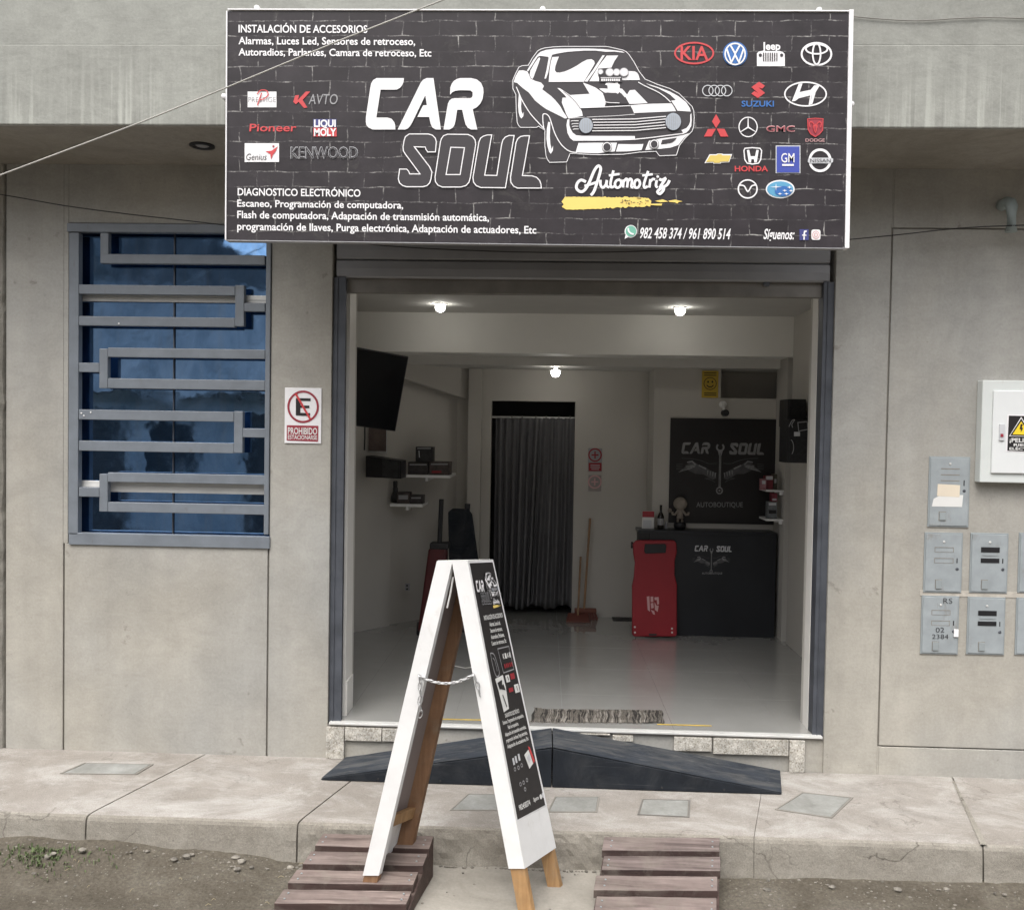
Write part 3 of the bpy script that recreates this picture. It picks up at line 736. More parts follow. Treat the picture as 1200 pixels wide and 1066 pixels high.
def sc(pts, s, ox, oy): return [(ox + x / s, oy + y / s) for x, y in pts]
def chaikin(pts, n=1, closed=True):
    for _ in range(n):
        o = []; N = len(pts)
        for i in range(N if closed else N - 1):
            a, b = pts[i], pts[(i + 1) % N]
            o += [(a[0] * .82 + b[0] * .18, a[1] * .82 + b[1] * .18), (a[0] * .18 + b[0] * .82, a[1] * .18 + b[1] * .82)]
        pts = o
    return pts
LC = sc([(160, 88), (400, 88), (396, 125), (385, 150), (365, 175), (335, 190), (195, 190), (158, 435), (255, 435), (290, 445), (315, 475), (323, 500), (325, 540), (125, 540), (88, 522), (70, 500), (65, 470), (66, 430), (105, 170), (112, 135), (130, 105)], 7.5, 420, 80)
LA = sc([(345, 540), (530, 165), (548, 128), (568, 104), (600, 88), (660, 88), (725, 540), (680, 540), (650, 522), (635, 490), (622, 430), (518, 430), (568, 328), (602, 325), (588, 240), (472, 480), (452, 512), (435, 530), (410, 540)], 7.5, 420, 80)
LR = sc([(805, 235), (808, 170), (820, 138), (840, 112), (865, 96), (895, 88), (990, 88), (1040, 100), (1078, 130), (1097, 175), (1100, 215), (1092, 270), (1070, 315), (1040, 345), (1005, 362), (1045, 540), (990, 540), (962, 525), (942, 495), (930, 450), (912, 367), (868, 367), (855, 455), (845, 500), (828, 525), (800, 540), (748, 540), (780, 350), (788, 310), (800, 285), (820, 270), (845, 265), (985, 265), (998, 256), (1004, 240), (1003, 212), (985, 197), (890, 195), (850, 200), (825, 213)], 7.5, 420, 80)
LS = sc([(130, 48), (280, 48), (312, 58), (335, 82), (342, 110), (335, 188), (275, 188), (262, 170), (255, 150), (170, 148), (290, 305), (308, 345), (300, 400), (290, 430), (268, 452), (235, 460), (110, 460), (78, 450), (55, 430), (45, 400), (55, 322), (110, 322), (125, 338), (135, 360), (215, 360), (100, 205), (85, 180), (82, 150), (90, 100), (100, 70)], 6.667, 460, 150)
LO = sc([(430, 50), (590, 52), (625, 68), (645, 95), (650, 130), (607, 390), (597, 425), (575, 450), (535, 462), (390, 462), (355, 448), (335, 420), (332, 385), (374, 110), (382, 85), (398, 62)], 6.667, 460, 150)
LOi = sc([(455, 152), (562, 155), (528, 365), (418, 365)], 6.667, 460, 150)
LU = sc([(775, 55), (720, 370), (815, 372), (852, 130), (862, 95), (882, 72), (910, 60), (950, 60), (882, 468), (690, 466), (655, 452), (633, 425), (628, 390), (675, 110), (688, 80), (710, 65), (740, 56)], 6.667, 460, 150)
LL = sc([(1070, 62), (1015, 372), (1090, 375), (1125, 386), (1150, 412), (1160, 440), (1162, 470), (975, 470), (945, 455), (925, 425), (922, 385), (965, 115), (978, 85), (1000, 68), (1030, 62)], 6.667, 460, 150)
def draw_car_word(a, m, L=2):
    for p in (LC, LA, LR): a.poly(p, m, L)
def draw_soul(a, m, fill, L=2, w=1.15, solid=False):
    if solid:
        for p in (LS, LU, LL): a.poly(p, m, L)
        a.poly(LO[:1] + LO[1:], m, L); a.poly(LOi, fill, L + 1); return
    for p in (LS, LO, LU, LL):
        a.poly(p, fill, L); a.line(p, w, m, L + 1, True)
    a.line(LOi, w, m, L + 1, True)
a = Art(smap); draw_car_word(a, K['white']); a.build('lettering', sign, 'bold white rounded word')
a = Art(smap); draw_soul(a, K['white'], K['dark']); a.build('lettering', sign, 'outlined word with dark letters')

def draw_script(a, m, L=2, w=3.3):
    S = lambda p: sc(p, 7.5, 650, 185)
    for p in ([(275, 212), (232, 196), (198, 225), (192, 268), (225, 298), (262, 285), (300, 225), (345, 120), (378, 74), (400, 82), (402, 115), (375, 210), (345, 295), (318, 330)],
              [(262, 248), (320, 232), (378, 212)],
              [(402, 195), (404, 242), (425, 262), (450, 235), (459, 196), (456, 245), (482, 262)],
              [(517, 112), (492, 215), (497, 258), (525, 250)],
              [(576, 192), (545, 200), (530, 228), (540, 260), (568, 258), (586, 226), (576, 192)],
              [(606, 192), (600, 262)], [(603, 215), (628, 186), (642, 205), (636, 262)], [(638, 215), (664, 186), (679, 205), (674, 252), (692, 262)],
              [(738, 192), (712, 200), (700, 232), (710, 262), (736, 258), (750, 226), (738, 192)],
              [(822, 117), (786, 225), (790, 262), (818, 250)],
              [(842, 188), (832, 262)], [(838, 214), (862, 188), (882, 192)],
              [(897, 198), (890, 245), (905, 262)],
              [(918, 188), (945, 196), (972, 186), (928, 258), (955, 258), (955, 285), (925, 316), (904, 298), (935, 268), (985, 240), (1010, 198)]):
        a.curve(S(p), w if len(p) > 8 else w * .88, m, L)
    a.line(S([(476, 156), (570, 143)]), w * .8, m, L); a.line(S([(770, 156), (862, 145)]), w * .8, m, L)
    x, y = S([(906, 166)])[0]; a.ell(x, y, 1.6, 1.4, m, L)
a = Art(smap); draw_script(a, K['white']); a.build('lettering', sign, 'white brush-script word')
def draw_brush(a, m, L=1):
    S = lambda p: sc(p, 7.5, 650, 185); rnd = random.Random(3)
    top = [(75, 345), (60, 375), (70, 400), (62, 425)]; up = []; lo = []
    x = 95
    while x < 830: up.append((x, 343 + rnd.uniform(-4, 8) * (1 if x > 410 else .3) + max(0, x - 600) * .02)); x += 14
    x = 840
    while x > 100: lo.append((x, 455 - max(0, x - 250) * .055 + rnd.uniform(-7, 7) * (1 if x > 400 else .3))); x -= 16
    a.poly(S([(90, 343)] + up + [(850, 380)] + lo + [(95, 452), (62, 430), (80, 410), (60, 385), (78, 362)]), m, L)
    for i in range(26):
        x = rnd.uniform(560, 850); y = rnd.uniform(352, 408); w = rnd.uniform(6, 26); a.poly(S([(x, y), (x + w, y - 3), (x + w * .8, y + 4), (x + 2, y + 5)]), K['dark'], L + 1)
    for q in ([(880, 380), (950, 366), (1000, 385), (930, 392)], [(1000, 378), (1060, 368), (1125, 384), (1060, 392), (1010, 388)], [(830, 405), (945, 402), (940, 420), (850, 416)], [(1060, 392), (1090, 388), (1078, 403)]): a.poly(S(q), m, L)
a = Art(smap); draw_brush(a, K['yellow']); a.build('brush_stroke', sign)

# ---- the car drawing, traced in the pixels of its crops
def A_(p): return sc(p, 10, 600, 45)
def B_(p): return sc(p, 10, 700, 45)
def C_(p): return sc(p, 10, 600, 115)
def D_(p): return sc(p, 10, 700, 115)
OUT = [(601, 94), (604.5, 86), (608, 79), (612, 77.2), (619, 76.8), (624, 68), (630, 60), (633.5, 58), (638, 56.5), (648, 55.3), (660, 54.7), (710, 54.7), (715, 55.5), (730, 59), (734, 61), (737, 64), (743, 73), (749, 84), (756, 93), (770, 99), (785, 104), (796, 110), (805, 119), (811, 125), (813, 130), (813.5, 138), (813, 148), (811, 154), (807.5, 157.5), (802, 163), (796, 171), (794, 178), (792.5, 182), (773, 182.8), (771, 180.5), (769, 177.5), (750, 178.5), (730, 181), (700, 181.5), (668, 180), (666.5, 184), (664, 190), (644, 190.5), (641.5, 187), (640, 183), (638.5, 171), (638.5, 153), (631, 148), (629, 149.5), (610, 149.5), (607.5, 147), (606, 143), (605, 130), (604.5, 111), (601, 104)]
def draw_car(a, L=1, WH=None, DK=None, fine=True):
    WH = WH or K['white']; DK = DK or K['dark']
    a.poly(OUT, DK, L); a.line(OUT, .75 if fine else 1.4, WH, L + 1, True)
    w = lambda p: a.poly(p, WH, L + 1); d = lambda p: a.poly(p, DK, L + 2)
    w(A_([(175, 380), (250, 255), (300, 190), (335, 160), (400, 138), (500, 125), (700, 122), (900, 122), (1060, 128), (1180, 140), (1290, 155), (1320, 172), (1200, 158), (1095, 160), (980, 146), (850, 146), (650, 160), (520, 182), (470, 195), (452, 250), (425, 400), (398, 475), (380, 475), (405, 370), (430, 230), (420, 218), (330, 208), (300, 218), (210, 360), (190, 388)]))
    w([(608, 83), (613, 82.6), (618, 84), (620, 88), (622, 92.5), (627, 95), (634, 97), (637.5, 101), (635.5, 105), (646, 113), (651, 118), (656, 124), (660, 131), (665, 138.3), (662, 139.2), (657, 136.5), (652, 134), (646, 131), (640, 128), (633, 123), (627, 118), (620, 109), (612, 103), (606, 97.5), (602, 96.5), (604, 90)])
    w([(658.3, 120.5), (659.2, 114.8), (664, 114.5), (661, 111), (653, 103.3), (656, 103.6), (668, 111.6), (691, 110.2), (683, 97), (690, 99.5), (698, 103), (705, 108), (707.5, 112), (709, 117), (710, 121), (708, 126), (680, 127), (682, 131), (683, 136), (674, 137.8), (666, 138.6), (663.5, 134), (661, 127)])
    a.curve([(660, 107), (668, 113), (674, 119), (680, 127)], .45, DK, L + 2)
    w([(738, 106), (744, 105.5), (759, 121), (748, 121.8), (737.5, 122), (733, 114)])
    w([(738.5, 123.5), (760, 122), (787, 121.3), (790, 126), (792.3, 130.5), (770, 131.5), (743, 132.7), (741, 128)])
    a.line([(680, 126.6), (708, 125.6), (738.5, 124)], .9, WH, L + 2)
    w([(757, 98), (770, 102), (785, 107.5), (795, 113), (804, 120), (808.5, 127), (809.5, 131), (794, 130), (791, 125), (786.5, 118.3), (792, 117.5), (785, 111), (772, 104), (762, 100.5)])
    a.curve([(748, 96.5), (756, 101), (770, 107.5), (779, 113.5), (786, 120)], 1.0, WH, L + 2)
    # glass
    w(A_([(325, 225), (330, 240), (310, 300), (255, 450), (240, 480), (222, 465), (207, 430), (215, 380), (260, 300), (308, 232)]))
    w(A_([(430, 513), (440, 380), (455, 280), (472, 222), (550, 217), (530, 265), (508, 330), (502, 375), (520, 402), (560, 404), (620, 390), (690, 360), (760, 322), (820, 282), (880, 252), (930, 246), (962, 265), (970, 298), (910, 400), (842, 511)]))
    w(A_([(1060, 202), (1088, 200), (985, 365), (884, 510), (848, 507), (950, 370)]))
    w([(690.5, 95.5), (702, 77), (711, 65.5), (724.5, 65.3), (720, 72), (716.5, 79.5), (703, 80.5), (701.5, 85), (702, 95.5)])
    w(B_([(360, 385), (440, 390), (465, 405), (482, 430), (500, 490), (280, 492), (280, 455), (350, 440)]))
    # blower
    a.rect(701, 80.6, 735, 90, DK, L + 2)
    for cx, cy, r in ((703.7, 84.5, 3.0), (714.5, 85.0, 4.6), (722.6, 85.0, 4.1), (731.2, 85, 5.0)):
        a.ell(cx, cy, r + .5, r + .5, K['grey'], L + 3); a.ell(cx, cy, r - .3, r - .3, WH, L + 4)
        a.ring(cx, cy, r * .72, r * .72, .35, K['lgrey'], L + 5)
    a.rect(702.5, 90.2, 729, 96.5, DK, L + 2); a.line([(704, 91.2), (728, 91.0)], .7, WH, L + 3)
    for i in range(9): a.rect(704.6 + i * 2.5, 92.4, 706.4 + i * 2.5, 95.2, WH, L + 3)
    w(B_([(90, 545), (105, 525), (130, 518), (200, 528), (240, 512), (245, 535), (265, 545), (262, 588), (290, 592), (315, 620), (350, 662), (340, 690), (320, 692), (285, 650), (258, 632), (235, 660), (235, 680), (210, 672), (195, 642), (120, 636), (90, 640), (50, 615), (20, 590), (60, 588), (122, 592), (118, 555)]))
    d([(707.5, 109), (722, 109), (727, 112), (733, 115), (737, 122), (710, 121.5)])
    a.curve([(706, 109), (708, 116), (711, 120), (726, 120.8)], .8, WH, L + 3)
    # grille
    a.curve([(666, 138.9), (700, 136.8), (720, 135.9), (744, 134.0)], .5, WH, L + 2)
    for y0, y1, y2 in ((140.2, 139.6, 136.5), (143.6, 143.1, 139.6), (146.9, 146.4, 143), (150.2, 149.8, 146.5), (153.5, 153.1, 149.7)):
        a.line([(694, y0), (744, y1), (780.5, y2)], 1.0, WH, L + 2)
        a.line([(694, y0 + 1.05), (744, y1 + 1.05), (780.5, y2 + 1.05)], .5, K['black'], L + 2)
    for y, x in ((142.6, 669), (146, 670), (149, 670.6), (152.2, 671.5)): a.curve([(x, y), (x + 1.5, y - .8), (678, y - .9)], .8, WH, L + 2)
    w([(664.8, 140.4), (667.3, 139.9), (667.2, 147), (668.5, 151), (671, 155.5), (675, 158.6), (682, 159.4), (744, 159.6), (744, 164), (720, 165), (672, 165.2), (668, 162), (665, 156), (663.8, 147)])
    a.line([(744, 163.4), (765, 161.2), (785, 158.6), (801, 156.6)], 1.1, WH, L + 2)
    w(D_([(985, 378), (1045, 352), (1075, 315), (1088, 275), (1090, 195), (1102, 180), (1106, 260), (1100, 330), (1075, 375), (1045, 405), (1005, 422), (1000, 400)]))
    w([(678, 167.7), (700, 167.4), (723, 167.4), (720.5, 177.6), (700, 179.8), (674.5, 178.8), (676.5, 172)])
    w([(724.5, 169), (740, 169.3), (754, 169), (752, 176), (735, 177.6), (721.8, 177.8)])
    w([(760.5, 165), (775, 162.3), (790, 160.5), (800, 158.6), (808, 156.3), (801, 162.5), (795, 170), (786, 173.2), (770, 175), (756, 176)])
    d(D_([(745, 540), (760, 492), (850, 478), (932, 465), (905, 500), (870, 522), (800, 535)]))
    for cx, cy, r in ((711.3, 172.4, 4.5), (766.6, 169, 4.1)): a.ell(cx, cy, r + 1.5, r + 1.6, DK, L + 3); a.ell(cx, cy, r + 1.0, r + 1.1, WH, L + 4); a.ell(cx, cy, r - .2, r, DK, L + 5)
    for cx, cy, r in ((686.7, 147.2, 8), (789, 142.6, 9)):
        a.ell(cx, cy, r + .9, r * 1.18 + .4, DK, L + 3); a.ell(cx, cy, r, r * 1.12, K['lens'], L + 4)
        for i in range(-3, 4):
            hh = (r * r - (i * r / 4) ** 2) ** .5 * .95; a.line([(cx + i * r / 4, cy - hh), (cx + i * r / 4, cy + hh)], .45, K['grey'], L + 5)
    # wheels, arches
    a.curve([(637.5, 152), (636.3, 143), (636.2, 135), (638, 133.6), (641, 134.4), (644, 138), (647, 147), (650, 156), (654, 164), (659, 171), (665, 176), (670, 178.2), (676, 179)], 1.1, WH, L + 2)
    a.curve([(605, 102), (608, 109), (611, 116), (616, 125), (622, 134), (630, 143), (638.5, 152)], 1.1, WH, L + 2)
    w(C_([(425, 280), (448, 285), (447, 360), (443, 450), (450, 540), (462, 600), (482, 560), (478, 620), (455, 655), (435, 630), (415, 560), (404, 480), (408, 360)]))
    w(C_([(80, -60), (95, -40), (110, 20), (106, 100), (112, 160), (128, 190), (140, 160), (132, 215), (110, 242), (92, 220), (78, 170), (72, 90)]))
a = Art(smap); draw_car(a); a.build('car_drawing', sign, 'black and white drawing of a striped two-door car')

# ---- car makers' badges
def badge(f, lab):
    a = Art(smap); f(a); a.build('badge', sign, lab)
Wt, Rd, Lg = K['white'], K['red'], K['lgrey']
def b1(a): a.ring(813.5, 62.5, 22.5, 12.2, 2.0, Rd, 1); a.text('KIA', 797.5, 830, 54.8, 70.2, Rd, 1, .02)
def b2(a):
    a.ell(861.5, 63.5, 14.4, 14.6, K['blue'], 1); a.ell(861.5, 63.5, 12.6, 13.2, K['lgrey'], 2); a.ell(861.5, 63.5, 10.6, 11.2, K['blue'], 3)
    a.ring(861.5, 63.5, 11.8, 12.4, 1.6, Wt, 4)
    a.line([(856.2, 53.6), (861.5, 63), (866.8, 53.6)], 2.0, Wt, 4); a.line([(851.6, 57.5), (857, 73.3), (861.5, 64.5), (866, 73.3), (871.4, 57.5)], 2.0, Wt, 4)
def b3(a):
    a.text('Jeep', 893, 914.5, 50, 58.5, Wt, 1, .03)
    a.poly([(887, 77.8), (887, 63), (889, 60.8), (893, 60), (913, 60), (917, 61), (919.6, 63.5), (919.8, 77.8)], Wt, 1)
    for i in range(7): a.rect(894.2 + i * 2.6, 62, 895.5 + i * 2.6, 72, K['dark'], 2)
    a.ell(891, 64.8, 1.9, 1.9, K['dark'], 2); a.ell(916, 64.8, 1.9, 1.9, K['dark'], 2)
def b4(a): a.ring(956.8, 63.6, 17.4, 13, 2.2, Wt, 1, 36); a.ring(957, 57.8, 12.6, 5.6, 1.9, Wt, 2); a.ring(957, 63.2, 4.6, 12.4, 1.9, Wt, 3)
def b5(a):
    for i in range(4): a.ring(829.5 + i * 7.4, 106.4, 6.2, 6.2, 1.0, Lg, 1 + i)
def b6(a):
    a.poly([(889.5, 96), (896.5, 100.8), (893.2, 104.2), (889, 102.6), (896.5, 109.2), (888.2, 115.2), (880.5, 110), (884.2, 106.9), (888.5, 109.2), (880.5, 102.4)], Rd, 1)
    a.text('SUZUKI', 869, 907, 118.5, 125, K['blue'], 1, .02)
def b7(a):
    a.ring(944, 110.5, 24.3, 13.9, 1.7, Wt, 1, 36)
    a.poly([(936, 98.5), (940.5, 98), (937, 108.2), (950, 105.5), (954, 100.5), (961, 99.8), (956, 108), (952, 122), (947.5, 123.6), (949.5, 112), (936, 115.5), (932, 118.5), (928, 119)], Wt, 1)
    a.poly([(951, 110.5), (949.6, 118), (948.2, 122.6), (952, 113)], Lg, 2)
def b8(a):
    a.poly([(839.2, 134), (844, 142.5), (839.2, 150.4), (834.4, 142.5)], Rd, 1)
    a.poly([(839, 151), (834, 160), (825, 160.3), (829.5, 151.5)], Rd, 1); a.poly([(840, 151), (849, 151.2), (853.5, 160.2), (844.5, 160.3)], Rd, 1)
def b9(a):
    a.ring(876.7, 149, 10.7, 11.4, 1.2, Wt, 1)
    for p in ((876.7, 138), (867.2, 155.2), (886.2, 155)): a.line([(876.7, 149.2), p], 1.7, Wt, 2, w1=.7)
def b10(a): a.text('GMC', 898, 931.5, 147.5, 154.6, K['pink'], 1, .012); a.text('GMC', 898.6, 931, 148.2, 154.0, K['maroon'], 2, -.012)
def b11(a):
    S = [(946.5, 139.6), (955, 138.8), (964.5, 139.4), (964, 153), (960.5, 157), (955.5, 160.4), (950, 157), (947, 152)]
    a.poly(S, K['maroon'], 1); a.line(S, 1.0, Rd, 2, True)
    a.curve([(954, 146), (951, 142.8), (948.6, 144.6), (949.4, 149.4)], 1.2, Rd, 3); a.curve([(957, 146), (960, 142.8), (962.4, 144.6), (961.6, 149.4)], 1.2, Rd, 3)
    a.poly([(952.6, 147), (955.5, 145.4), (958.5, 147), (957.2, 153), (955.5, 156.6), (953.8, 153)], Rd, 3); a.poly([(954.4, 148.4), (956.6, 148.4), (956, 152), (955.5, 153.6), (955, 152)], K['maroon'], 4)
    a.text('DODGE', 944, 966.5, 162.6, 166.2, K['pink'], 1, .0)
def b12(a):
    a.poly([(831.5, 181), (839, 181), (841, 180.2), (846.5, 180.2), (847.5, 180.8), (858, 180.8), (854.5, 190.4), (845, 190.8), (844.5, 192), (836, 192), (835.5, 190.8), (825.5, 191.4)], Wt, 1)
    a.poly([(832.2, 182.2), (839.6, 182.2), (841, 180.9), (845.5, 180.9), (846.6, 182.2), (856.5, 182.2), (854, 189.4), (844.4, 189.6), (843.6, 191), (836.8, 191), (836, 189.6), (827.3, 190)], K['gold'], 2)
def b13(a):
    Q = [(871.8, 176.5), (873, 174), (881.5, 173.2), (890.5, 174), (892.6, 176.5), (891.5, 187), (889, 191.4), (881.8, 192.4), (875.5, 191.4), (872.8, 187)]
    a.line(Q, 1.3, Wt, 1, True)
    a.poly([(875.2, 176), (878, 175.8), (879.6, 183.2), (884.8, 183.2), (886.4, 175.8), (889.2, 176), (886.8, 190.4), (884, 190.8), (883.6, 186.8), (880.6, 186.8), (880, 190.8), (877.4, 190.4)], Wt, 1)
    a.text('HONDA', 861, 900, 194.8, 200.8, Rd, 1, .025)
def b14(a):
    a.rect(909, 170.6, 938, 203.2, K['lgrey'], 1); a.rect(910.2, 171.8, 936.9, 202.2, K['gmblue'], 2)
    a.text('GM', 915.5, 931, 179.8, 190.4, Wt, 3, .004); a.rect(916.6, 192.4, 930.2, 194.6, Wt, 3)
def b15(a):
    a.arc(961, 188, 12, 12.4, 8, 172, 3.0, Wt, 1, 20); a.arc(961, 188, 12, 12.4, 188, 352, 3.0, Wt, 1, 20)
    a.poly([(947, 186.4), (949, 185), (974, 185), (976.4, 186.2), (976.2, 190), (973.6, 191.6), (949, 191.6), (946.6, 190)], Lg, 2)
    a.text('NISSAN', 949.5, 973.5, 186.3, 190.4, K['dark'], 3, .0)
def b16(a):
    a.ring(876.2, 221.6, 11, 10.6, 1.6, Wt, 1)
    a.curve([(866.2, 217.2), (872, 218), (876.4, 224.6), (881, 218), (886.6, 217)], 1.6, Wt, 2)
def b17(a):
    a.ell(914.3, 221.8, 17, 10.8, Wt, 1); a.ell(914.3, 221.8, 15.4, 9.2, K['lblue'], 2); a.ell(918, 224, 10, 6, K['blue'], 3)
    for cx, cy, r in ((909.4, 219.2, 7.4), (925, 219.6, 3), (919.6, 223.4, 2.8), (927, 223.6, 2.8), (914, 227.2, 2.8), (921.5, 227.2, 2.8)):
        h = r * .62; a.poly([(cx - r, cy), (cx - .5, cy - .5), (cx, cy - h), (cx + .5, cy - .5), (cx + r, cy), (cx + .5, cy + .5), (cx, cy + h), (cx - .5, cy + .5)], Wt, 4)
for f, lab in ((b1, 'red oval badge with three letters'), (b2, 'round blue and white badge with V over W'), (b3, 'white off-road car face under its name'), (b4, 'white badge of three crossing ovals'), (b5, 'four linked silver rings'),
               (b6, 'red angular S over a blue name'), (b7, 'white slanting H in an oval'), (b8, 'three red diamonds'), (b9, 'three-pointed star in a ring'), (b10, 'three red block letters'), (b11, 'red ram head shield'),
               (b12, 'gold bow-tie badge'), (b13, 'upright H badge over a red name'), (b14, 'blue square with white letters'), (b15, 'silver ring crossed by a bar with a name'), (b16, 'winged V in a ring'), (b17, 'blue oval with white stars')):
    badge(f, lab)
# suppliers' logos on the left
def l1(a):
    a.rect(290.2, 107.6, 324, 126, Wt, 1); a.text('PRESTIGE', 291, 323.2, 113.8, 119.8, K['grey'], 2, -.01)
    a.curve([(301.5, 123.5), (304.5, 115), (306.6, 109)], 1.2, Rd, 3); a.curve([(301, 110.4), (306, 105.8), (312.5, 106.6), (314, 111.4), (309, 116), (303.5, 117.2)], 1.2, Rd, 3)
def l2(a):
    a.poly([(346, 112), (350.5, 111.6), (349, 117.4), (358.6, 107.4), (363.5, 107.6), (354.6, 117.4), (360.2, 126.2), (356.2, 126.8), (350, 119.6), (346.6, 122.4), (343.6, 119.6)], Rd, 1)
    a.text('AVTO', 361.5, 395, 110.6, 122.4, K['grey'], 1, .0, .12)
def l3(a): a.text('Pioneer', 292, 347, 145.5, 154, K['red'], 1, .014, .1, .0)
def l4(a):
    a.rect(367.2, 139.8, 394.2, 149.4, K['fb'], 1); a.rect(367.2, 149.8, 394.6, 160.2, Rd, 1)
    a.text('LIQUI', 368, 393.5, 140.8, 148.8, Wt, 2, .035); a.text('MOLY', 368, 394, 151, 159.2, Wt, 2, .035)
def l5(a):
    a.rect(286.7, 168, 327, 190, Wt, 1); a.text('Genius', 288, 312, 180.2, 187.6, K['black'], 2, -.004, .14)
    a.poly([(311, 177.4), (318, 176.8), (325.6, 171.6), (322.8, 178), (319.8, 181.6), (317.6, 187), (316.8, 180.8)], Rd, 2); a.ell(320.4, 171.6, 1.3, 1.3, K['maroon'], 2)
def l6(a):
    x = 340.5
    for off, ma, ly in ((.022, Lg, 1), (-.004, K['dark'], 2)): a.text('KENWOOD', 340.5 + (0 if ly == 1 else .5), 419.5 - (0 if ly == 1 else .5), 172.6, 185.6, ma, ly, off)
for f, lab in ((l1, 'white card with a red script P'), (l2, 'red K mark with grey letters'), (l3, 'red slanting word'), (l4, 'two white words on blue and red'), (l5, 'white card with a red figure mark'), (l6, 'outlined grey word')):
    badge(f, lab)
def ic(a):
    a.ell(739.2, 271.2, 7.2, 7.4, Wt, 1); a.ell(739.4, 271, 6.2, 6.4, K['green'], 2); a.poly([(732, 280), (733.5, 274), (737, 277.6)], Wt, 1)
    a.curve([(736.2, 267.4), (736.8, 271), (739.6, 273.8), (742.6, 274.4)], 1.9, Wt, 3)
badge(ic, 'green speech bubble with a telephone')
def ic2(a): a.rect(937, 268.8, 947.6, 281.4, K['fb'], 1); a.line([(945.4, 271), (943, 271.3), (942.4, 274), (942.2, 281)], 1.7, Wt, 2); a.line([(940, 275.6), (945, 275.8)], 1.4, Wt, 3)
badge(ic2, 'small blue square with a white f')
def ic3(a):
    a.poly(chaikin([(950.8, 270.4), (952.6, 269), (960, 269.2), (961.6, 270.8), (961.4, 279.8), (959.8, 281.4), (952.4, 281.2), (950.8, 279.6)]), Wt, 1); a.ring(956.2, 275.3, 3.9, 4.4, .7, K['pink'], 2); a.ring(956.2, 275.3, 1.9, 2.0, .8, K['pink'], 3)
badge(ic3, 'small white square with a camera ring')

# winged spanner emblem (used on the poster and on the counter); drawn in the pixels of the poster
def draw_emblem(a, m, m2, L=1):
    x0, y0, s = 780, 490, 8.526
    S = lambda p: sc(p, s, x0, y0)
    a.line(S([(546, 345), (540, 690)]), 2.4, m, L); a.line(S([(546, 350), (541, 680)]), .8, m2, L + 1)
    a.arc(*S([(546, 290)])[0], 4.0, 4.0, 128, 412, 2.1, m, L, 20); a.poly(S([(522, 325), (572, 325), (558, 370), (532, 370)]), m, L)
    a.ring(*S([(538, 722)])[0], 3.3, 3.6, 1.6, m, L + 1); a.ell(*S([(538, 722)])[0], 1.2, 1.2, m, L + 1)
    for sg in (-1, 1):
        X = lambda p: S([(543 + sg * (543 - x), y) for x, y in p])
        a.poly(X([(505, 600), (470, 615), (380, 560), (300, 555), (225, 520), (250, 470), (215, 455), (270, 425), (330, 465), (410, 500), (500, 545)]), m2, L - 1)
        for k in range(7): a.line(X([(300 - k * 8, 480 + k * 4), (215 - k * 14, 470 + k * 11)]), .5, m, L)
        a.curve(X([(510, 450), (430, 452), (360, 425), (270, 405), (160, 400)]), .7, m2, L)
        a.line(X([(405, 505), (330, 470)]), 1.8, m, L); a.line(X([(300, 465), (265, 430), (215, 440)]), 1.6, m, L)
        for k in range(3): a.line(X([(290, 470 + k * 9), (200, 472 + k * 8)]), .6, m, L); 
        for k in range(4): a.line(X([(170, 455 + k * 18), (105, 462 + k * 16)]), .55, m2, L)
        for k in range(11):
            bxx, byy = 500 - k * 26, 590 - k * 8.5; ln = 62 - k * 1.5
            a.line(X([(bxx, byy - ln * .75), (bxx - 6 + k, byy)]), 1.5, m if k < 4 else m2, L, w1=.6)
        for k in range(6): a.line(X([(495 - k * 12, 600 + (5 - k) * 8), (470 - k * 16, 605 + (4 - k) * 4)]), .6, m2, L)
# ------------------------------------------------------------------ things fixed to the front
def plate_thing(name, px, Y, th, lab, cat, mats, bev=.002, group=None):
    x0, x1, z0, z1 = rect(*px, Y)
    t = empty(name, ((x0 + x1) / 2, Y + th, z0), lab, cat, group)
    return t, (x0, x1, z0, z1)
# no-parking sign
Yp = -.008
t, q = plate_thing('no_parking_sign', (333.5, 454.5, 376.5, 519.5), Yp, .006, 'white no-parking plate with a crossed out black E in a red ring beside the window', 'sign', None)
bx('plate', K['white'], t, q[0], q[1], Yp, -.001, q[2], q[3], .002)
a = Art(lambda x, y, L: W(x, y, Yp - L)); S = lambda p: sc(p, 13.33, 325, 445)
a.ring(*S([(402, 420)])[0], 17.3, 17.8, 2.4, K['maroon'], 1, 40); 
a.poly(S([(290, 285), (520, 290), (518, 332), (362, 326), (360, 400), (500, 402), (498, 442), (360, 438), (358, 515), (512, 520), (508, 565), (288, 555)]), K['black'], 1)
a.line(S([(285, 215), (515, 615)]), 2.4, K['red'], 2)
a.build('prohibition_symbol', t)
a = Art(lambda x, y, L: W(x, y, Yp - L)); a.poly(S([(148, 708), (640, 718), (636, 965), (145, 945)]), K['maroon'], 1)
a.text('PROHIBIDO', *[S([(v, 0)])[0][0] for v in (165, 622)], S([(0, 745)])[0][1], S([(0, 845)])[0][1], K['paper'], 2, .02, 0, .02)
a.text('ESTACIONARSE', *[S([(v, 0)])[0][0] for v in (165, 622)], S([(0, 862)])[0][1], S([(0, 925)])[0][1], K['paper'], 2, .015, 0, .02)
a.build('lettering', t)

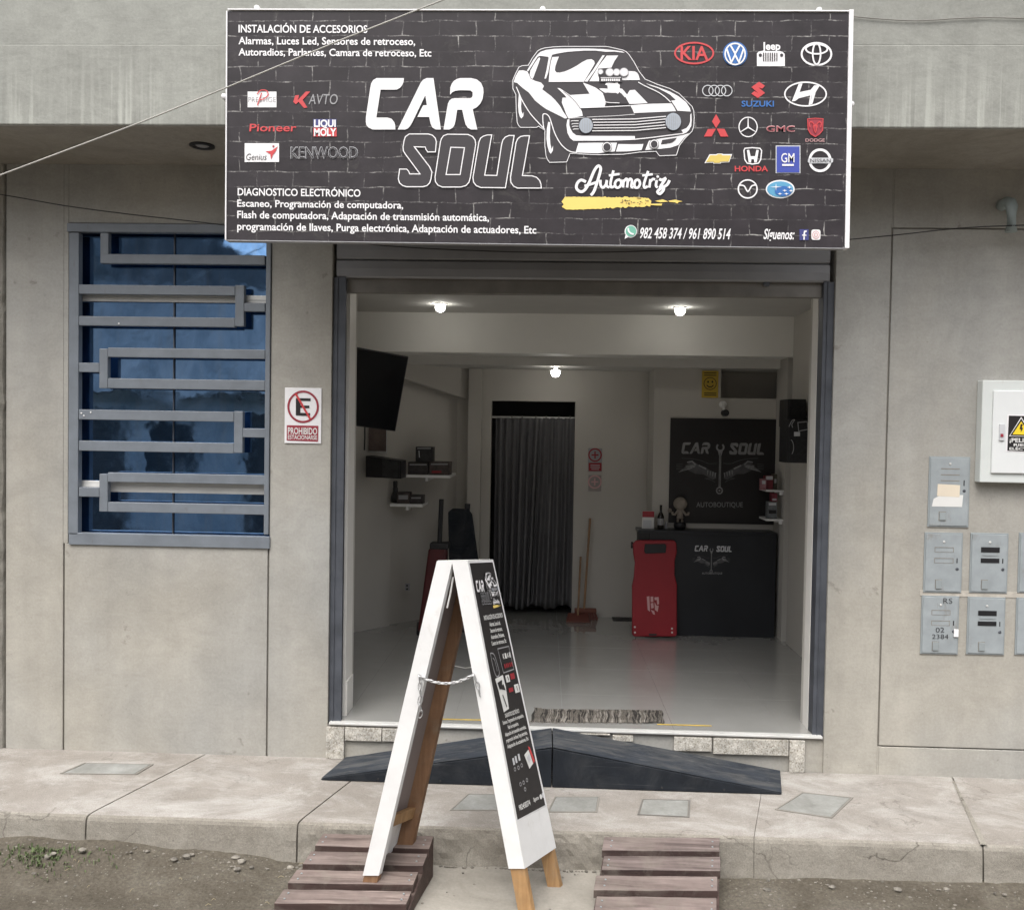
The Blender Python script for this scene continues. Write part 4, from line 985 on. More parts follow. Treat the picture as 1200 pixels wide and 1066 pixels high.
# white electrical cabinet
x0, x1, z0, z1 = rect(1150, 446, 1260, 566, -.06)
t = empty('electrical_cabinet', ((x0 + x1) / 2, 0, z0), 'white metal electrical cabinet with a yellow danger triangle at the right edge', 'cabinet')
bx('box', P('cabinet_white', (.62, .65, .635), .45, vary=.05, grime=(.42, .41, .37, 1), gt=.62), t, x0, x1, -.060, 0, z0, z1, .004)
a0, a1, b0, b1 = rect(1162.5, 458, 1250, 555, -.065)
bx('door', P('cabinet_door', (.70, .72, .72), .4, vary=.03), t, a0, a1, -.072, -.0602, b0, b1, .004)
l0, l1, m0, m1 = rect(1171, 497, 1177, 516, -.075)
bx('latch', K['lgrey'], t, l0, l1, -.080, -.0722, m0, m1, .001); c = W(1174, 510, -.08); bx('latch_button', K['maroon'], t, c.x - .007, c.x + .007, -.083, -.0802, c.z - .008, c.z + .008)
a = Art(lambda x, y, L: W(x, y, -.0725 - L)); S = lambda p: sc(p, 7.61, 1140, 440)
a.poly(S([(308, 345), (640, 352), (630, 690), (292, 678)]), K['white'], 0); a.poly(S([(322, 357), (628, 364), (618, 680), (308, 668)]), K['black'], 1)
a.poly(S([(432, 368), (540, 545), (324, 540)]), K['white'], 2); a.poly(S([(432, 382), (528, 538), (334, 533)]), K['black'], 3); a.poly(S([(432, 408), (508, 528), (354, 524)]), K['safety'], 4)
a.poly(S([(428, 430), (446, 434), (436, 462), (448, 466), (428, 508), (430, 480), (418, 476)]), K['black'], 5)
tx = lambda s, x0_, x1_, yc, yb: a.text(s, *[S([(v, 0)])[0][0] for v in (x0_, x1_)], S([(0, yc)])[0][1], S([(0, yb)])[0][1], K['paper'], 2, .025, 0, .02)
tx('¡PELIGRO!', 328, 612, 558, 592); tx('RIESGO', 364, 590, 606, 628); tx('ELÉCTRICO', 326, 612, 640, 662)
a.build('danger_sticker', t)

# meter boxes
MZ = []
def meter(px, lab, marks=None, slots='flat', wide=False):
    Ym = -.010
    x0, x1, z0, z1 = rect(*px, Ym)
    t = empty('meter_box', ((x0 + x1) / 2, 0, z0), lab, 'meter box', 'grey meter boxes set in the right wall')
    w, h = x1 - x0, z1 - z0
    bx('frame', M['meter_frame'], t, x0, x1, -.006, .0015, z0, z1, .001)
    bx('door', M['meter_door'], t, x0 + .007, x1 - .007, Ym, -.0062, z0 + .007, z1 - .007, .0015)
    f = Ym
    U = lambda u: x0 + w * u; V = lambda v: z1 - h * v
    def slot(u0, u1, v0, v1, name, m, d=.001): bx(name, M[m] if isinstance(m, str) else m, t, U(u0), U(u1), f - d, f - .0001, V(v1), V(v0))
    if slots == 'black':
        slot(.27, .76, .235, .32, 'reading_slot', 'dark', .002); slot(.27, .76, .42, .495, 'reading_slot', 'dark', .002)
        slot(.30, .74, .36, .375, 'pressed_rib', 'meter_frame', .0025)
    elif slots == 'rib':
        for v in (.165, .25, .335): slot(.28, .74, v, v + .012, 'pressed_rib', M['groove'], .0012)
    else:
        for v in ((.24, .32), (.42, .50)):
            slot(.26, .76, v[0], v[0] + .010, 'pressed_rib', M['groove'], .0012); slot(.26, .76, v[1], v[1] + .006, 'pressed_rib', M['groove'], .0011)
            slot(.26, .275, v[0] + .011, v[1] - .001, 'pressed_rib', M['groove'], .0010); slot(.745, .76, v[0] + .011, v[1] - .001, 'pressed_rib', M['groove'], .0010)
    c = (U(.5), V(.15 if slots != 'rib' else .10)); MB().lathe((c[0], f, c[1]), [(.006, -.0001), (.006, -.003), (.001, -.004)], 10, 'y').build('screw', M['alu'], t)
    c = (U(.86), V(.60 if not wide else .48)); MB().lathe((c[0], f, c[1]), [(.008, -.0001), (.008, -.002), (.005, -.004), (.001, -.004)], 12, 'y').build('lock', M['guide'], t)
    slot(.84, .865, .42 if not wide else .33, .50 if not wide else .41, 'hinge_slot', 'dark', .0012)
    hx = .31 if not wide else .27
    v0, v1 = (.79, .93) if not wide else (.79, .90)
    slot(hx, hx + .15, v0, v1, 'pull_tab', M['meter_frame'], .006)
    slot(hx - .015, hx + .165, v0 - .012, v1 + .012, 'tab_recess', M['groove'], .0008)
    bx('bottom_lip', M['groove'], t, x0 - .002, x1 + .002, -.004, .001, z0 - .004, z0 - .0002)
    return t, U, V, f
t, U, V, f = meter((1088.5, 535, 1136.5, 617.5), 'grey meter box with cream and white paper stickers, topmost of the group', slots='rib', wide=True)
mb = MB(); mb.add([(U(.20), f - .0015, V(.56)), (U(.75), f - .0015, V(.57)), (U(.755), f - .0015, V(.40)), (U(.21), f - .0015, V(.39))], [(0, 1, 2, 3)]); mb.build('cream_sticker', K['cream'], t, fix=False)
mb = MB(); mb.add([(U(.08), f - .0008, V(.71)), (U(.82), f - .0008, V(.71)), (U(.84), f - .0008, V(.54)), (U(.28), f - .0008, V(.55)), (U(.12), f - .0008, V(.60))], [(0, 1, 2, 3, 4)]); mb.build('white_sticker', K['paper'], t, fix=False)
meter((1083.2, 624, 1128, 694.3), 'plain grey meter box with empty pressed windows under the stickered box')
meter((1137.2, 624.5, 1181.5, 694.8), 'grey meter box with two black slots, upper one right of the plain box', slots='black')
t, U, V, f = meter((1079.8, 698, 1123.8, 766.5), 'grey meter box marked RS, 02 and 2384 in black marker with a small white tag')
ink = flat('black_marker', (.04, .04, .045))
a = Art(lambda x, y, L: W(x, y, f - L)); S = lambda p: sc(p, 4.177, 1070, 525)
a.text('RS', 1105.5, 1116, 700.6, 707, ink, 1, -.012); a.text('02', 1096.6, 1106.6, 735, 740.6, ink, 1, -.006); a.text('2384', 1092.3, 1111.4, 743, 748.2, ink, 1, -.006)
a.build('marker_writing', t)
bx('white_tag', K['white'], t, U(.86), U(.98), f - .008, f - .001, V(.69), V(.56), .001)
meter((1133.8, 699.5, 1178, 767), 'grey meter box with two black slots, lower one beside the marked box', slots='black')
meter((1194, 624.5, 1238, 694.8), 'grey meter box cut by the right edge of the photo, upper one', slots='flat')
meter((1190.8, 700.5, 1235, 767.5), 'grey meter box cut by the right edge of the photo, lower one', slots='flat')
# mortar bed round the boxes
bx('mortar_bed', P('pale_mortar', (.44, .41, .36), .9, vary=.2, vs=20, bmp=.4, bs=70), shop, W(1078, 690, 0).x, W(1240, 690, 0).x, -.003, .010, W(1150, 699, 0).z, W(1150, 692.5, 0).z)

# pipe stub
p = W(1176, 243, -.02)
t = empty('pipe_stub', (p.x, 0, p.z), 'short grey plastic pipe stub bending down from the wall under the overhang', 'pipe')
q = W(1175, 272, -.10)
MB().tube([(p.x, .01, p.z + .015), (p.x, -.06, p.z + .015), (p.x, -.09, p.z + .005), (p.x, -.105, p.z - .02), (p.x, -.105, q.z)], .029, 16).build('pipe', P('grey_pvc', (.36, .42, .42), .5, vary=.2), t, smooth=True)
# recessed downlight in the soffit
p = G(237, 170.5, ZT - .004)
t = empty('recessed_downlight', (p.x, p.y, ZT - .004), 'dark round recessed downlight in the soffit above the window', 'light')
MB().lathe((p.x, p.y, ZT - .0045), [(.062, 0), (.062, -.006), (.045, -.010), (.036, -.004), (.036, -.001)], 28, 'z').build('trim_ring', M['dark'], t)
MB().lathe((p.x, p.y, ZT - .0046), [(.034, -.0005), (.030, -.003), (.001, -.004)], 20, 'z').build('lens', K['grey'], t)

# cables
def cable(name, pts, r, m, lab):
    out = []
    for i in range(len(pts) - 1):
        a_, b_ = Vector(pts[i]), Vector(pts[i + 1]); n = max(2, int((b_ - a_).length / .08))
        for k in range(n): out.append(a_.lerp(b_, k / n))
    out.append(Vector(pts[-1]))
    o = MB().tube(out, r, 8).build(name, m, smooth=True); return tag(o, lab, 'cable')
cable('cable', [W(-60, 228, -1.1), W(165, 143.5, -1.02), W(265, 103, -1.0), W(400, 47, -1.0), W(522, -1, -1.0), W(600, -32, -1.0)], .0032, P('pale_cable', (.40, .39, .36), .6), 'thin pale cable slanting up across the left of the signboard')
def smooth_pts(p, Y):
    out = []
    for i in range(len(p) - 1):
        for k in range(6):
            t = k / 6; p0 = p[max(0, i - 1)]; p1 = p[i]; p2 = p[i + 1]; p3 = p[min(len(p) - 1, i + 2)]
            f = lambda j: .5 * ((2 * p1[j]) + (-p0[j] + p2[j]) * t + (2 * p0[j] - 5 * p1[j] + 4 * p2[j] - p3[j]) * t * t + (-p0[j] + 3 * p1[j] - 3 * p2[j] + p3[j]) * t ** 3)
            out.append(W(f(0), f(1), Y))
    out.append(W(*p[-1], Y)); return out
cable('cable', smooth_pts([(-60, 222), (0, 228), (75, 241), (150, 251), (222, 259), (330, 272), (450, 288), (640, 296), (820, 292), (960, 283.5), (1045, 276), (1125, 267.5), (1200, 264), (1280, 262)], -.125), .0028, M['dark'], 'slack dark cable hung along the wall behind the signboard')
cable('cable', smooth_pts([(996, 19), (1025, 22), (1075, 24.5), (1130, 21.5), (1170, 21), (1260, 24)], -.62), .0024, P('wire', (.20, .19, .17), .6), 'thin wire lying on the pale beam right of the signboard')

# ------------------------------------------------------------------ rubber kerb ramps
def ramp_obj(lab, xt, xa, flip):
    # thin tip at xt, high end at xa
    t = empty('kerb_ramp', ((xt + xa) / 2, -.16, 0), lab, 'ramp', 'black rubber ramps at the doorway')
    H = .205; yf, yb = -.315, -.012; n = 10
    tip_b = xt + (.06 if xt < xa else .07)
    mb = MB(); e = .012
    def X(y, k): s = (y - yf) / (yb - yf); x0 = xt + (tip_b - xt) * s; return x0 + (xa - x0) * k
    def Hh(k): return e + (H - e) * k + (0 if 0 < k < 1 else 0)
    vs = []; cols = [0, .015] + lin(.1, 1, n); ny = 5
    for k in cols:
        for j in range(ny + 1):
            y = yf + .006 + (yb - yf - .006) * j / ny
            vs.append((X(y, k), y, Hh(k) + .0022 * noise.noise((k * 7 + xt, y * 20, 0))))
    m_ = ny + 1
    fs = [(i * m_ + j, i * m_ + j + 1, (i + 1) * m_ + j + 1, (i + 1) * m_ + j) for i in range(len(cols) - 1) for j in range(ny)]
    mb.add(vs, fs); mb.build('top_face', M['rubber_top'], t, smooth=False)
    fr = [(X(yf, 0), yf, .003), (X(yf, 1), yf, .003), (X(yf, 1), yf, Hh(1) - .006), (X(yf, 0), yf, Hh(0) - .002)]
    bk = [(X(yb, 0), yb, .003), (X(yb, 1), yb, .003), (X(yb, 1), yb, Hh(1) - .006), (X(yb, 0), yb, Hh(0) - .002)]
    mb = MB(); mb.add(fr + bk, [(0, 1, 2, 3), (4, 7, 6, 5), (0, 4, 5, 1), (1, 5, 6, 2), (0, 3, 7, 4), (3, 2, 6, 7)])
    mb.build('wedge_body', M['rubber'], t, .004)
    # screw recesses along the front face edge
    for k in (.25, .52, .8):
        p = (X(yf, k), yf - .0005, .018); MB().lathe(p, [(.006, 0), (.005, -.001), (.001, -.001)], 8, 'y').build('drain_hole', M['dark'], t)
    return t
xm = W(647, 900, -.315).x
ramp_obj('black rubber kerb ramp rising from the left to the middle of the doorway', W(376, 917, -.315).x, xm - .003, 0)
ramp_obj('black rubber kerb ramp falling from the middle of the doorway to the right', W(916, 933, -.315).x, xm + .003, 1)

# ------------------------------------------------------------------ covers let into the pavement
cov_m = concrete('cover_concrete', (.20, .20, .185, 1), (.26, .262, .245, 1), (.33, .335, .32, 1), 4.0, pit=.2)
def cover(corners, lab, rust=False):
    p = [G(x, y, .003) for x, y in corners]; c = sum(p, Vector()) / 4
    t = empty('meter_cover', (c.x, c.y, 0), lab, 'pavement cover', 'small covers let into the pavement')
    out = [c + (q - c) * 1.0 for q in p]; inn = [c + (q - c) * .94 for q in p]; lid = [c + (q - c) * .915 for q in p]
    mb = MB(); z = .0045
    vs = [(q.x, q.y, z) for q in out] + [(q.x, q.y, z) for q in inn] + [(q.x, q.y, .0012) for q in out] + [(q.x, q.y, .0012) for q in inn]
    fs = []
    for i in range(4):
        j = (i + 1) % 4; fs += [(i, j, 4 + j, 4 + i), (i, 8 + i, 8 + j, j), (4 + i, 4 + j, 12 + j, 12 + i)]
    mb.add(vs, fs); mb.build('cover_frame', M['groove'] if not rust else M['rail_dark'], t)
    MB().extr([(q.x, q.y, .0014) for q in lid], (0, 0, .0030)).build('cover_lid', cov_m, t, .001)
    MB().extr([(q.x, q.y, .0013) for q in [c + (q - c) * .945 for q in p]], (0, 0, .0004)).build('gap', M['groove'], t)
cover([(70, 906), (98, 893.5), (180, 895), (160, 907)], 'grey cover flush in the pavement under the window, leftmost')
cover([(527, 949), (548, 930), (592, 930), (584, 949)], 'grey cover in the pavement between the legs of the board')
cover([(641, 951), (650, 933), (703, 933), (700, 951)], 'grey cover in the pavement just right of the board')
cover([(747, 954), (752, 936), (809, 937), (808, 957)], 'grey cover with a dark frame in the pavement above the right plank ramp', True)
cover([(908, 948), (940, 928), (1000, 934), (975, 958)], 'worn skewed cover in the pavement beyond the right ramp')

# ------------------------------------------------------------------ plank ramps in the road
def plank_ramp(lab, tl, tr, bl, br, n, z0, z1, thick=.035, gap=.30, extra=1.0, jitter=.012):
    """tl, tr at the kerb; bl, br lower down towards the street; points (x, y)"""
    TL, TR, BL, BR = [Vector((*p, 0)) for p in (tl, tr, bl, br)]
    t = empty('plank_ramp', ((tl[0] + br[0]) / 2, (tl[1] + br[1]) / 2, -.18), lab, 'ramp', 'dark plank ramps leaning on the kerb')
    def pt(s, u, z): a_ = TL.lerp(BL, u); b_ = TR.lerp(BR, u); q = a_.lerp(b_, s); return Vector((q.x, q.y, z))
    rnd = random.Random(lab)
    for k in range(n):
        u0 = k / n * extra; u1 = (k + 1 - gap) / n * extra
        za = z0 + (z1 - z0) * u0; zb = z0 + (z1 - z0) * u1; j0 = rnd.uniform(-jitter, jitter); j1 = rnd.uniform(-jitter, jitter); tw = rnd.uniform(-.006, .006)
        sL = j0 / (TR - TL).length; sR = 1 + j1 / (TR - TL).length
        N = 10; vs = []
        for i in range(N + 1):
            s = sL + (sR - sL) * i / N; w = .002 * noise.noise((s * 4, k, 3))
            vs += [pt(s, u1, zb + w + tw * s), pt(s, u0, za + w), pt(s, u0, za - thick + w), pt(s, u1, zb - thick + w + tw * s)]
        fs = [(i * 4 + c, (i + 1) * 4 + c, (i + 1) * 4 + (c + 1) % 4, i * 4 + (c + 1) % 4) for i in range(N) for c in range(4)]
        fs += [(0, 1, 2, 3), (N * 4 + 3, N * 4 + 2, N * 4 + 1, N * 4)]
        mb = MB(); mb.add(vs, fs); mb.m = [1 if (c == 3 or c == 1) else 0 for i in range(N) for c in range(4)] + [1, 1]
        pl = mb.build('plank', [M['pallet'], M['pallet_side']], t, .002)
        for s in (.06, .94):
            for du in (.3, .7):
                c = pt(s, u0 + (u1 - u0) * du, za + (zb - za) * du + .0015 + tw * s)
                MB().lathe(tuple(c), [(.0045, -.001), (.004, .0012), (.001, .0014)], 8, 'z').build('nail', M['meter_frame'], pl)
    for s in (.04, .5, .955):
        mb = MB(); w = .045 / (TR - TL).length
        r_ = []
        for (u, z, zz) in ((0.0, z0 - thick - .001, -.21), (extra, z1 - thick - .001, -.24)):
            r_.append((u, z, zz))
        p = [pt(s - w / 2, r_[1][0], r_[1][2]), pt(s + w / 2, r_[1][0], r_[1][2]), pt(s + w / 2, r_[0][0], r_[0][2]), pt(s - w / 2, r_[0][0], r_[0][2]),
             pt(s - w / 2, r_[1][0], r_[1][1]), pt(s + w / 2, r_[1][0], r_[1][1]), pt(s + w / 2, r_[0][0], r_[0][1]), pt(s - w / 2, r_[0][0], r_[0][1])]
        mb.hexa([tuple(v) for v in p]); mb.build('stringer', M['pallet_side'], t)
    return t
g = lambda x, y, z: tuple(G(x, y, z).xy)
plank_ramp('dark brown plank ramp leaning on the kerb under the left leg of the board', g(377, 976, .012), g(508, 979, .012), g(298, 1092, -.155), g(466, 1094, -.155), 5, .012, -.150, .033, .30, jitter=.01)
plank_ramp('dark red-brown plank ramp on the kerb right of the board', g(710, 980, .005), g(843, 981, .005), g(693, 1078, -.15), g(843, 1080, -.15), 4, .005, -.14, .034, .28)

# ------------------------------------------------------------------ folding A-board
Yn, Yf = -1.18, -.945
ab = empty('advertising_board', (W(540, 1060, Yn).x, (Yn + Yf) / 2, -.17), 'white folding A-board with a black poster and wooden feet standing between the two plank ramps', 'signboard')
fab = P('white_vinyl', (.74, .74, .735), .55, vary=.07, vs=7, bmp=.6, bs=7, grime=(.50, .48, .44, 1), gt=.60)
fab_back = P('vinyl_underside', (.22, .185, .18), .7, vary=.06, vs=6)
def side(NTo, NTi, NBo, NBi, FTo, FTi, FBo, FBi, wood_mat):
    """each argument is a world point; o outer face, i inner face"""
    def stile(A0, A1, B0, B1, s0, s1):      # post along the ridge between fractions s0..s1
        N0 = [A0[k].lerp(B0[k], s0) for k in range(2)]; N1 = [A0[k].lerp(B0[k], s1) for k in range(2)]
        F0_ = [A1[k].lerp(B1[k], s0) for k in range(2)]; F1_ = [A1[k].lerp(B1[k], s1) for k in range(2)]
        mb = MB(); mb.hexa([tuple(F0_[0]), tuple(F0_[1]), tuple(F1_[1]), tuple(F1_[0]), tuple(N0[0]), tuple(N0[1]), tuple(N1[1]), tuple(N1[0])])
        return mb.build('leg', wood_mat, ab, .002)
    T = (NTo, NTi); B = (NBo, NBi); FT_ = (FTo, FTi); FB_ = (FBo, FBi)
    stile(T, B, FT_, FB_, .012, .10); stile(T, B, FT_, FB_, .89, .985)
nTo, nTi, nBo, nBi = W(547, 657, Yn), W(530.5, 657, Yn), W(627.5, 1090, Yn), W(610.5, 1090, Yn)
fTo, fTi, fBo, fBi = W(577, 656, Yf), W(561.5, 656.5, Yf), W(664, 1053, Yf), W(649.5, 1053, Yf)
side(nTo, nTi, nBo, nBi, fTo, fTi, fBo, fBi, M['pine'])
mTo, mTi, mBo, mBi = W(513, 657, Yn), W(529.5, 657, Yn), W(420.5, 1049, Yn), W(437.5, 1049, Yn)
hTo, hTi, hBo, hBi = W(545.5, 656.5, Yf), W(560.5, 656.5, Yf), W(468, 991, Yf), W(486.5, 991, Yf)
side(mTo, mTi, mBo, mBi, hTo, hTi, hBo, hBi, M['pine_dark'])
def frac(To, Bo, y):                        # fraction down a line at image height y
    best = min(range(0, 1001), key=lambda k: abs(project(To.lerp(Bo, k / 1000))[1] - y)); return best / 1000
def project(p):
    d = Vector(p) - Vector((0, CAM_Y, CAM_Z)); r = _X.x * d.x + _Y.x * d.y + _Z.x * d.z; u = _X.y * d.x + _Y.y * d.y + _Z.y * d.z; f = _X.z * d.x + _Y.z * d.y + _Z.z * d.z
    return 600 + FPX * r / f, 533 - FPX * u / f
# wraps of white vinyl: near post (end + outer + inner face), then the outer sheet
def wrap(To, Ti, Bo, Bi, FTo_, FBo_, yn, yf, sgn, wn=.26):
    fn = frac(To, Bo, yn); ff = frac(FTo_, FBo_, yf)
    e = .003; ox = Vector((e * sgn, 0, 0)); fy = Vector((0, -e, 0)); N = 26
    mb = MB(); vs = []
    for i in range(N + 1):
        t = i / N * fn
        o = To.lerp(Bo, t); i_ = Ti.lerp(Bi, t); tt = i / N * ff; fo = FTo_.lerp(FBo_, tt)
        wv = .0008 * noise.noise((i * .6, sgn * 3, 0)); w2 = .0008 * noise.noise((i * .5, 7 + sgn, 2))
        deep = (fo - o).normalized() * .022
        vs += [i_ - ox * 1.0 + deep, i_ - ox * 1.0 + fy, o + ox + fy + Vector((wv, wv, 0)), o + (fo - o) * .5 + ox + Vector((w2, 0, 0)), fo + ox + Vector((wv * 2, .002, 0))]
    vs = [tuple(v) for v in vs]
    fs = [(i * 5 + c, i * 5 + c + 1, (i + 1) * 5 + c + 1, (i + 1) * 5 + c) for i in range(N) for c in range(4)]
    mb.add(vs, fs); mb.m = [0] * len(fs)
    o = mb.build('vinyl_wrap', fab, ab, fix=False, smooth=False)
    so = o.modifiers.new('thick', 'SOLIDIFY'); so.thickness = .0012; so.offset = 0
    return o
wrap(nTo, nTi, nBo, nBi, fTo, fBo, 1017, 993, 1)
wrap(mTo, mTi, mBo, mBi, hTo, hBo, 1025, 1002, -1)
# back of the left sheet as seen between the legs, stopping above the cross rail
def quad_between(A, B, C, D, mat, name, thick, n=(1, 0, 0)):
    mb = MB(); mb.extr([A, B, C, D], Vector(n) * thick); return mb.build(name, mat, ab)
fq = frac(mTo, mBo, 968); gq = frac(hTo, hBo, 946)
e = Vector((.006, 0, 0))
quad_between(mTo.lerp(mBo, .02) + e, hTo.lerp(hBo, .02) + e, hTo.lerp(hBo, gq) + e, mTo.lerp(mBo, fq) + e, fab_back, 'poster_back', .002)
# cross rails
for (a0, a1, b0, b1, yy) in ((mTo, mBo, hTo, hBo, 958), (nTo, nBo, fTo, fBo, 985)):
    s = 1 if a0 is mTo else -1
    f1 = frac(a0, a1, yy); f2 = frac(b0, b1, yy - 14)
    p, q = a0.lerp(a1, f1), b0.lerp(b1, f2); dn = (a1 - a0).normalized() * .05
    mb = MB(); k0, k1 = Vector((.012 * s, .0, 0)), Vector((.045 * s, 0, 0))
    mb.hexa([tuple(v) for v in (p + k0 + dn, p + k1 + dn, q + k1 + dn, q + k0 + dn, p + k0, p + k1, q + k1, q + k0)]); mb.build('cross_rail', M['pine'], ab, .002)
# ridge strips of vinyl over the top
mb = MB()
mb.hexa([tuple(v) for v in (mTo + Vector((0, 0, -.004)), nTo + Vector((0, 0, -.004)), fTo + Vector((0, 0, -.004)), hTo + Vector((0, 0, -.004)), mTo + Vector((0, -.003, .003)), nTo + Vector((.004, -.003, .003)), fTo + Vector((.004, 0, .003)), hTo + Vector((0, 0, .003)))])
mb.build('ridge_cover', fab, ab, .001)
# poster on the right face: bilinear map of the outer face, u to the far side, v down
pu0, pu1 = .03, .97
vN0, vN1 = .004, frac(nTo, nBo, 961.5); vF0, vF1 = .004, frac(fTo, fBo, 942.5)
def pmap(x, y, L):                          # x, y in 0..100 by 0..300
    u = x / 100; v = y / 300
    a_ = nTo.lerp(nBo, vN0 + (vN1 - vN0) * v); b_ = fTo.lerp(fBo, vF0 + (vF1 - vF0) * v)
    p = a_.lerp(b_, pu0 + (pu1 - pu0) * u); return p + Vector((.0042 + L, 0, .0))
pr = MB(); NU, NV = 10, 40
for (ua, ub, va, vb, L, m_) in ((0, 100, 0, 300, .0006, 0), (.8, 96.5, .8, 299, .0016, 1)):
    k0 = len(pr.v)
    for j in range(NV + 1):
        for i in range(NU + 1): pr.v.append(tuple(pmap(ua + (ub - ua) * i / NU, va + (vb - va) * j / NV, L)))
    for j in range(NV):
        for i in range(NU): k = k0 + j * (NU + 1) + i; pr.f.append((k, k + 1, k + NU + 2, k + NU + 1)); pr.m.append(m_)
pr.build('poster', [K['white'], K['black']], ab, fix=False, label='black printed poster')
def tfm(x0, y0, sx, sy, X0, Y0): return lambda x, y: (X0 + (x - x0) * sx, Y0 + (y - y0) * sy)
F1_ = tfm(430, 55, .218, .222, 6, 13)
a = Art(pmap, F1_); draw_car_word(a, K['white'], 3); draw_car(a, 3, K['white'], K['black'], False); draw_script(a, K['white'], 3, 4.5); draw_brush(a, K['yellow'], 3); a.build('poster_heading', ab)
a = Art(pmap, F1_); draw_soul(a, K['lgrey'], K['black'], 3, 1.6); a.build('lettering', ab)
def pt_(s_, x0, x1, y, h=4.6, sl=0, m='paper'):
    a = Art(pmap); a.text(s_, x0, x1, y, y + h, K[m], 2, .022); a.build('lettering', ab)
pt_('INSTALACIÓN DE ACCESORIOS', 14, 88, 62.5, 5)
for k, s_ in enumerate(('Alarmas, Luces Led,', 'Sensores de retroceso,', 'Autoradios, Parlantes,', 'Camara de retroceso, Etc')): pt_(s_, 30 - k * 2, 72 + k * 3, 71 + k * 7.4)
pt_('DIAGNOSTICO ELECTRÓNICO', 22, 74, 178, 4.4)
for k, s_ in enumerate(('Escaneo, Programación de computadora,', 'Flash de computadora,', 'Adaptación de transmisión automática,', 'programación de llaves, Purga electrónica,', 'Adaptación de actuadores, Etc')): pt_(s_, 10 + (14 if k == 1 else 0), 86 - (24 if k == 1 else 0), 185 + k * 7, 4.2)
pt_('982458374', 10, 48, 284, 6); pt_('Síguenos', 60, 78, 284, 4.5)
a = Art(pmap)
a.ell(86, 287, 4, 3, K['paper'], 2); a.ell(93, 286.5, 3, 3, K['lgrey'], 2)
a.build('lettering', ab); a = Art(pmap)
a.curve([(12, 106), (24, 108), (29, 118), (31, 130), (24, 134), (16, 132), (12, 120), (12, 106)], 1.5, K['grey'], 2); a.curve([(18, 112), (23, 116), (24, 128)], 1.2, K['grey'], 2)
a.build('picture', ab); a = Art(pmap); a.line([(42, 103), (86, 103), (87, 131), (46, 132)], 1.3, K['grey'], 2, True)
for k in range(4): a.text('KIA8'[k], 54 + k * 8, 60 + k * 8, 110, 116, K['paper'], 3, .02)
for k in range(5): a.rect(52 + k * 7, 122, 56 + k * 7, 127, K['dimred'], 3)
a.build('picture', ab); a = Art(pmap); a.poly([(12, 136), (42, 134), (44, 148), (40, 174), (20, 176), (16, 150)], K['paper'], 2); a.poly([(18, 148), (40, 152), (36, 144)], K['black'], 3); a.poly([(16, 141), (34, 139), (30, 146), (20, 150)], K['black'], 3); a.line([(26, 156), (32, 171)], 2.6, K['black'], 3)
a.build('picture', ab); a = Art(pmap); a.rect(50, 135.5, 64, 144, K['paper'], 2); a.line([(56, 137), (58, 142)], 2, K['black'], 3); a.rect(68, 135, 84, 142, K['dimred'], 2)
a.rect(74, 149, 91, 159, K['paper'], 2); a.line([(81, 151), (83, 157)], 1.5, K['black'], 3); a.rect(52, 151, 68, 156, K['dimred'], 2)
a.build('picture', ab); a = Art(pmap)
for (x, y) in ((18, 230), (27, 229), (38, 228)): a.rect(x, y, x + 6, y + 8, K['lgrey'], 2)
for (x, y) in ((20, 243), (32, 243), (44, 242), (28, 262), (40, 262), (52, 261), (40, 270)): a.ring(x, y, 3, 2, 1.2, K['grey'], 2, 8)
a.build('picture', ab); a = Art(pmap); a.poly([(60, 232), (78, 228), (84, 246), (68, 250)], K['paper'], 2); a.poly([(65, 236), (76, 233), (78, 240), (70, 243)], K['lgrey'], 3); a.poly([(78, 224), (84, 226), (92, 244), (85, 246)], K['red'], 2)
a.build('picture', ab)
# chain between the near legs
def chain_pts(a_, b_, sag, n):
    return [a_.lerp(b_, i / n) + Vector((0, 0, -sag * 4 * (i / n) * (1 - i / n))) for i in range(n + 1)]
ch = MB()
def links(pts, r=.0030, L=.5):
    for i in range(len(pts) - 1):
        p, q = pts[i], pts[i + 1]; d = (q - p); ln = d.length; c = (p + q) / 2; d.normalize()
        s = d.cross(Vector((0, 1, .3))).normalized(); s2 = d.cross(s).normalized(); w = s if i % 2 else s2
        ring = [c + d * math.cos(t) * ln * .66 + w * math.sin(t) * ln * .30 for t in [k * 2 * math.pi / 12 for k in range(13)]]
        ch.tube(ring, r, 6, cap=False)
A0 = W(491, 791, Yn - .012); A1 = W(555, 790, Yn - .012)
links(chain_pts(A0, A1, .035, 15)); links([A0, A0 + Vector((.006, -.002, -.03)), A0 + Vector((.004, -.004, -.055)), A0 + Vector((.010, -.002, -.085)), A0 + Vector((.004, -.004, -.115)), A0 + Vector((.012, -.004, -.145)), A0 + Vector((.006, -.004, -.17))], .0022)
links([A1, A1 + Vector((.014, -.002, -.03)), A1 + Vector((.020, -.003, -.055)), A1 + Vector((.028, -.002, -.085))], .0022)
ch.build('chain', P('zinc_chain', (.50, .50, .50), .35, .8, vary=.1), ab, smooth=True)
rp = MB(); rp.tube([W(533, 780, Yf), W(545, 782.5, Yf), W(557, 781, Yf)], .002, 6); rp.build('cord', K['paper'], ab)
hk = MB(); hk.tube([W(524, 712, Yn + .02), W(528, 694, Yn + .02), W(531, 676, Yn + .02)], .004, 6); hk.build('strap', K['paper'], ab)
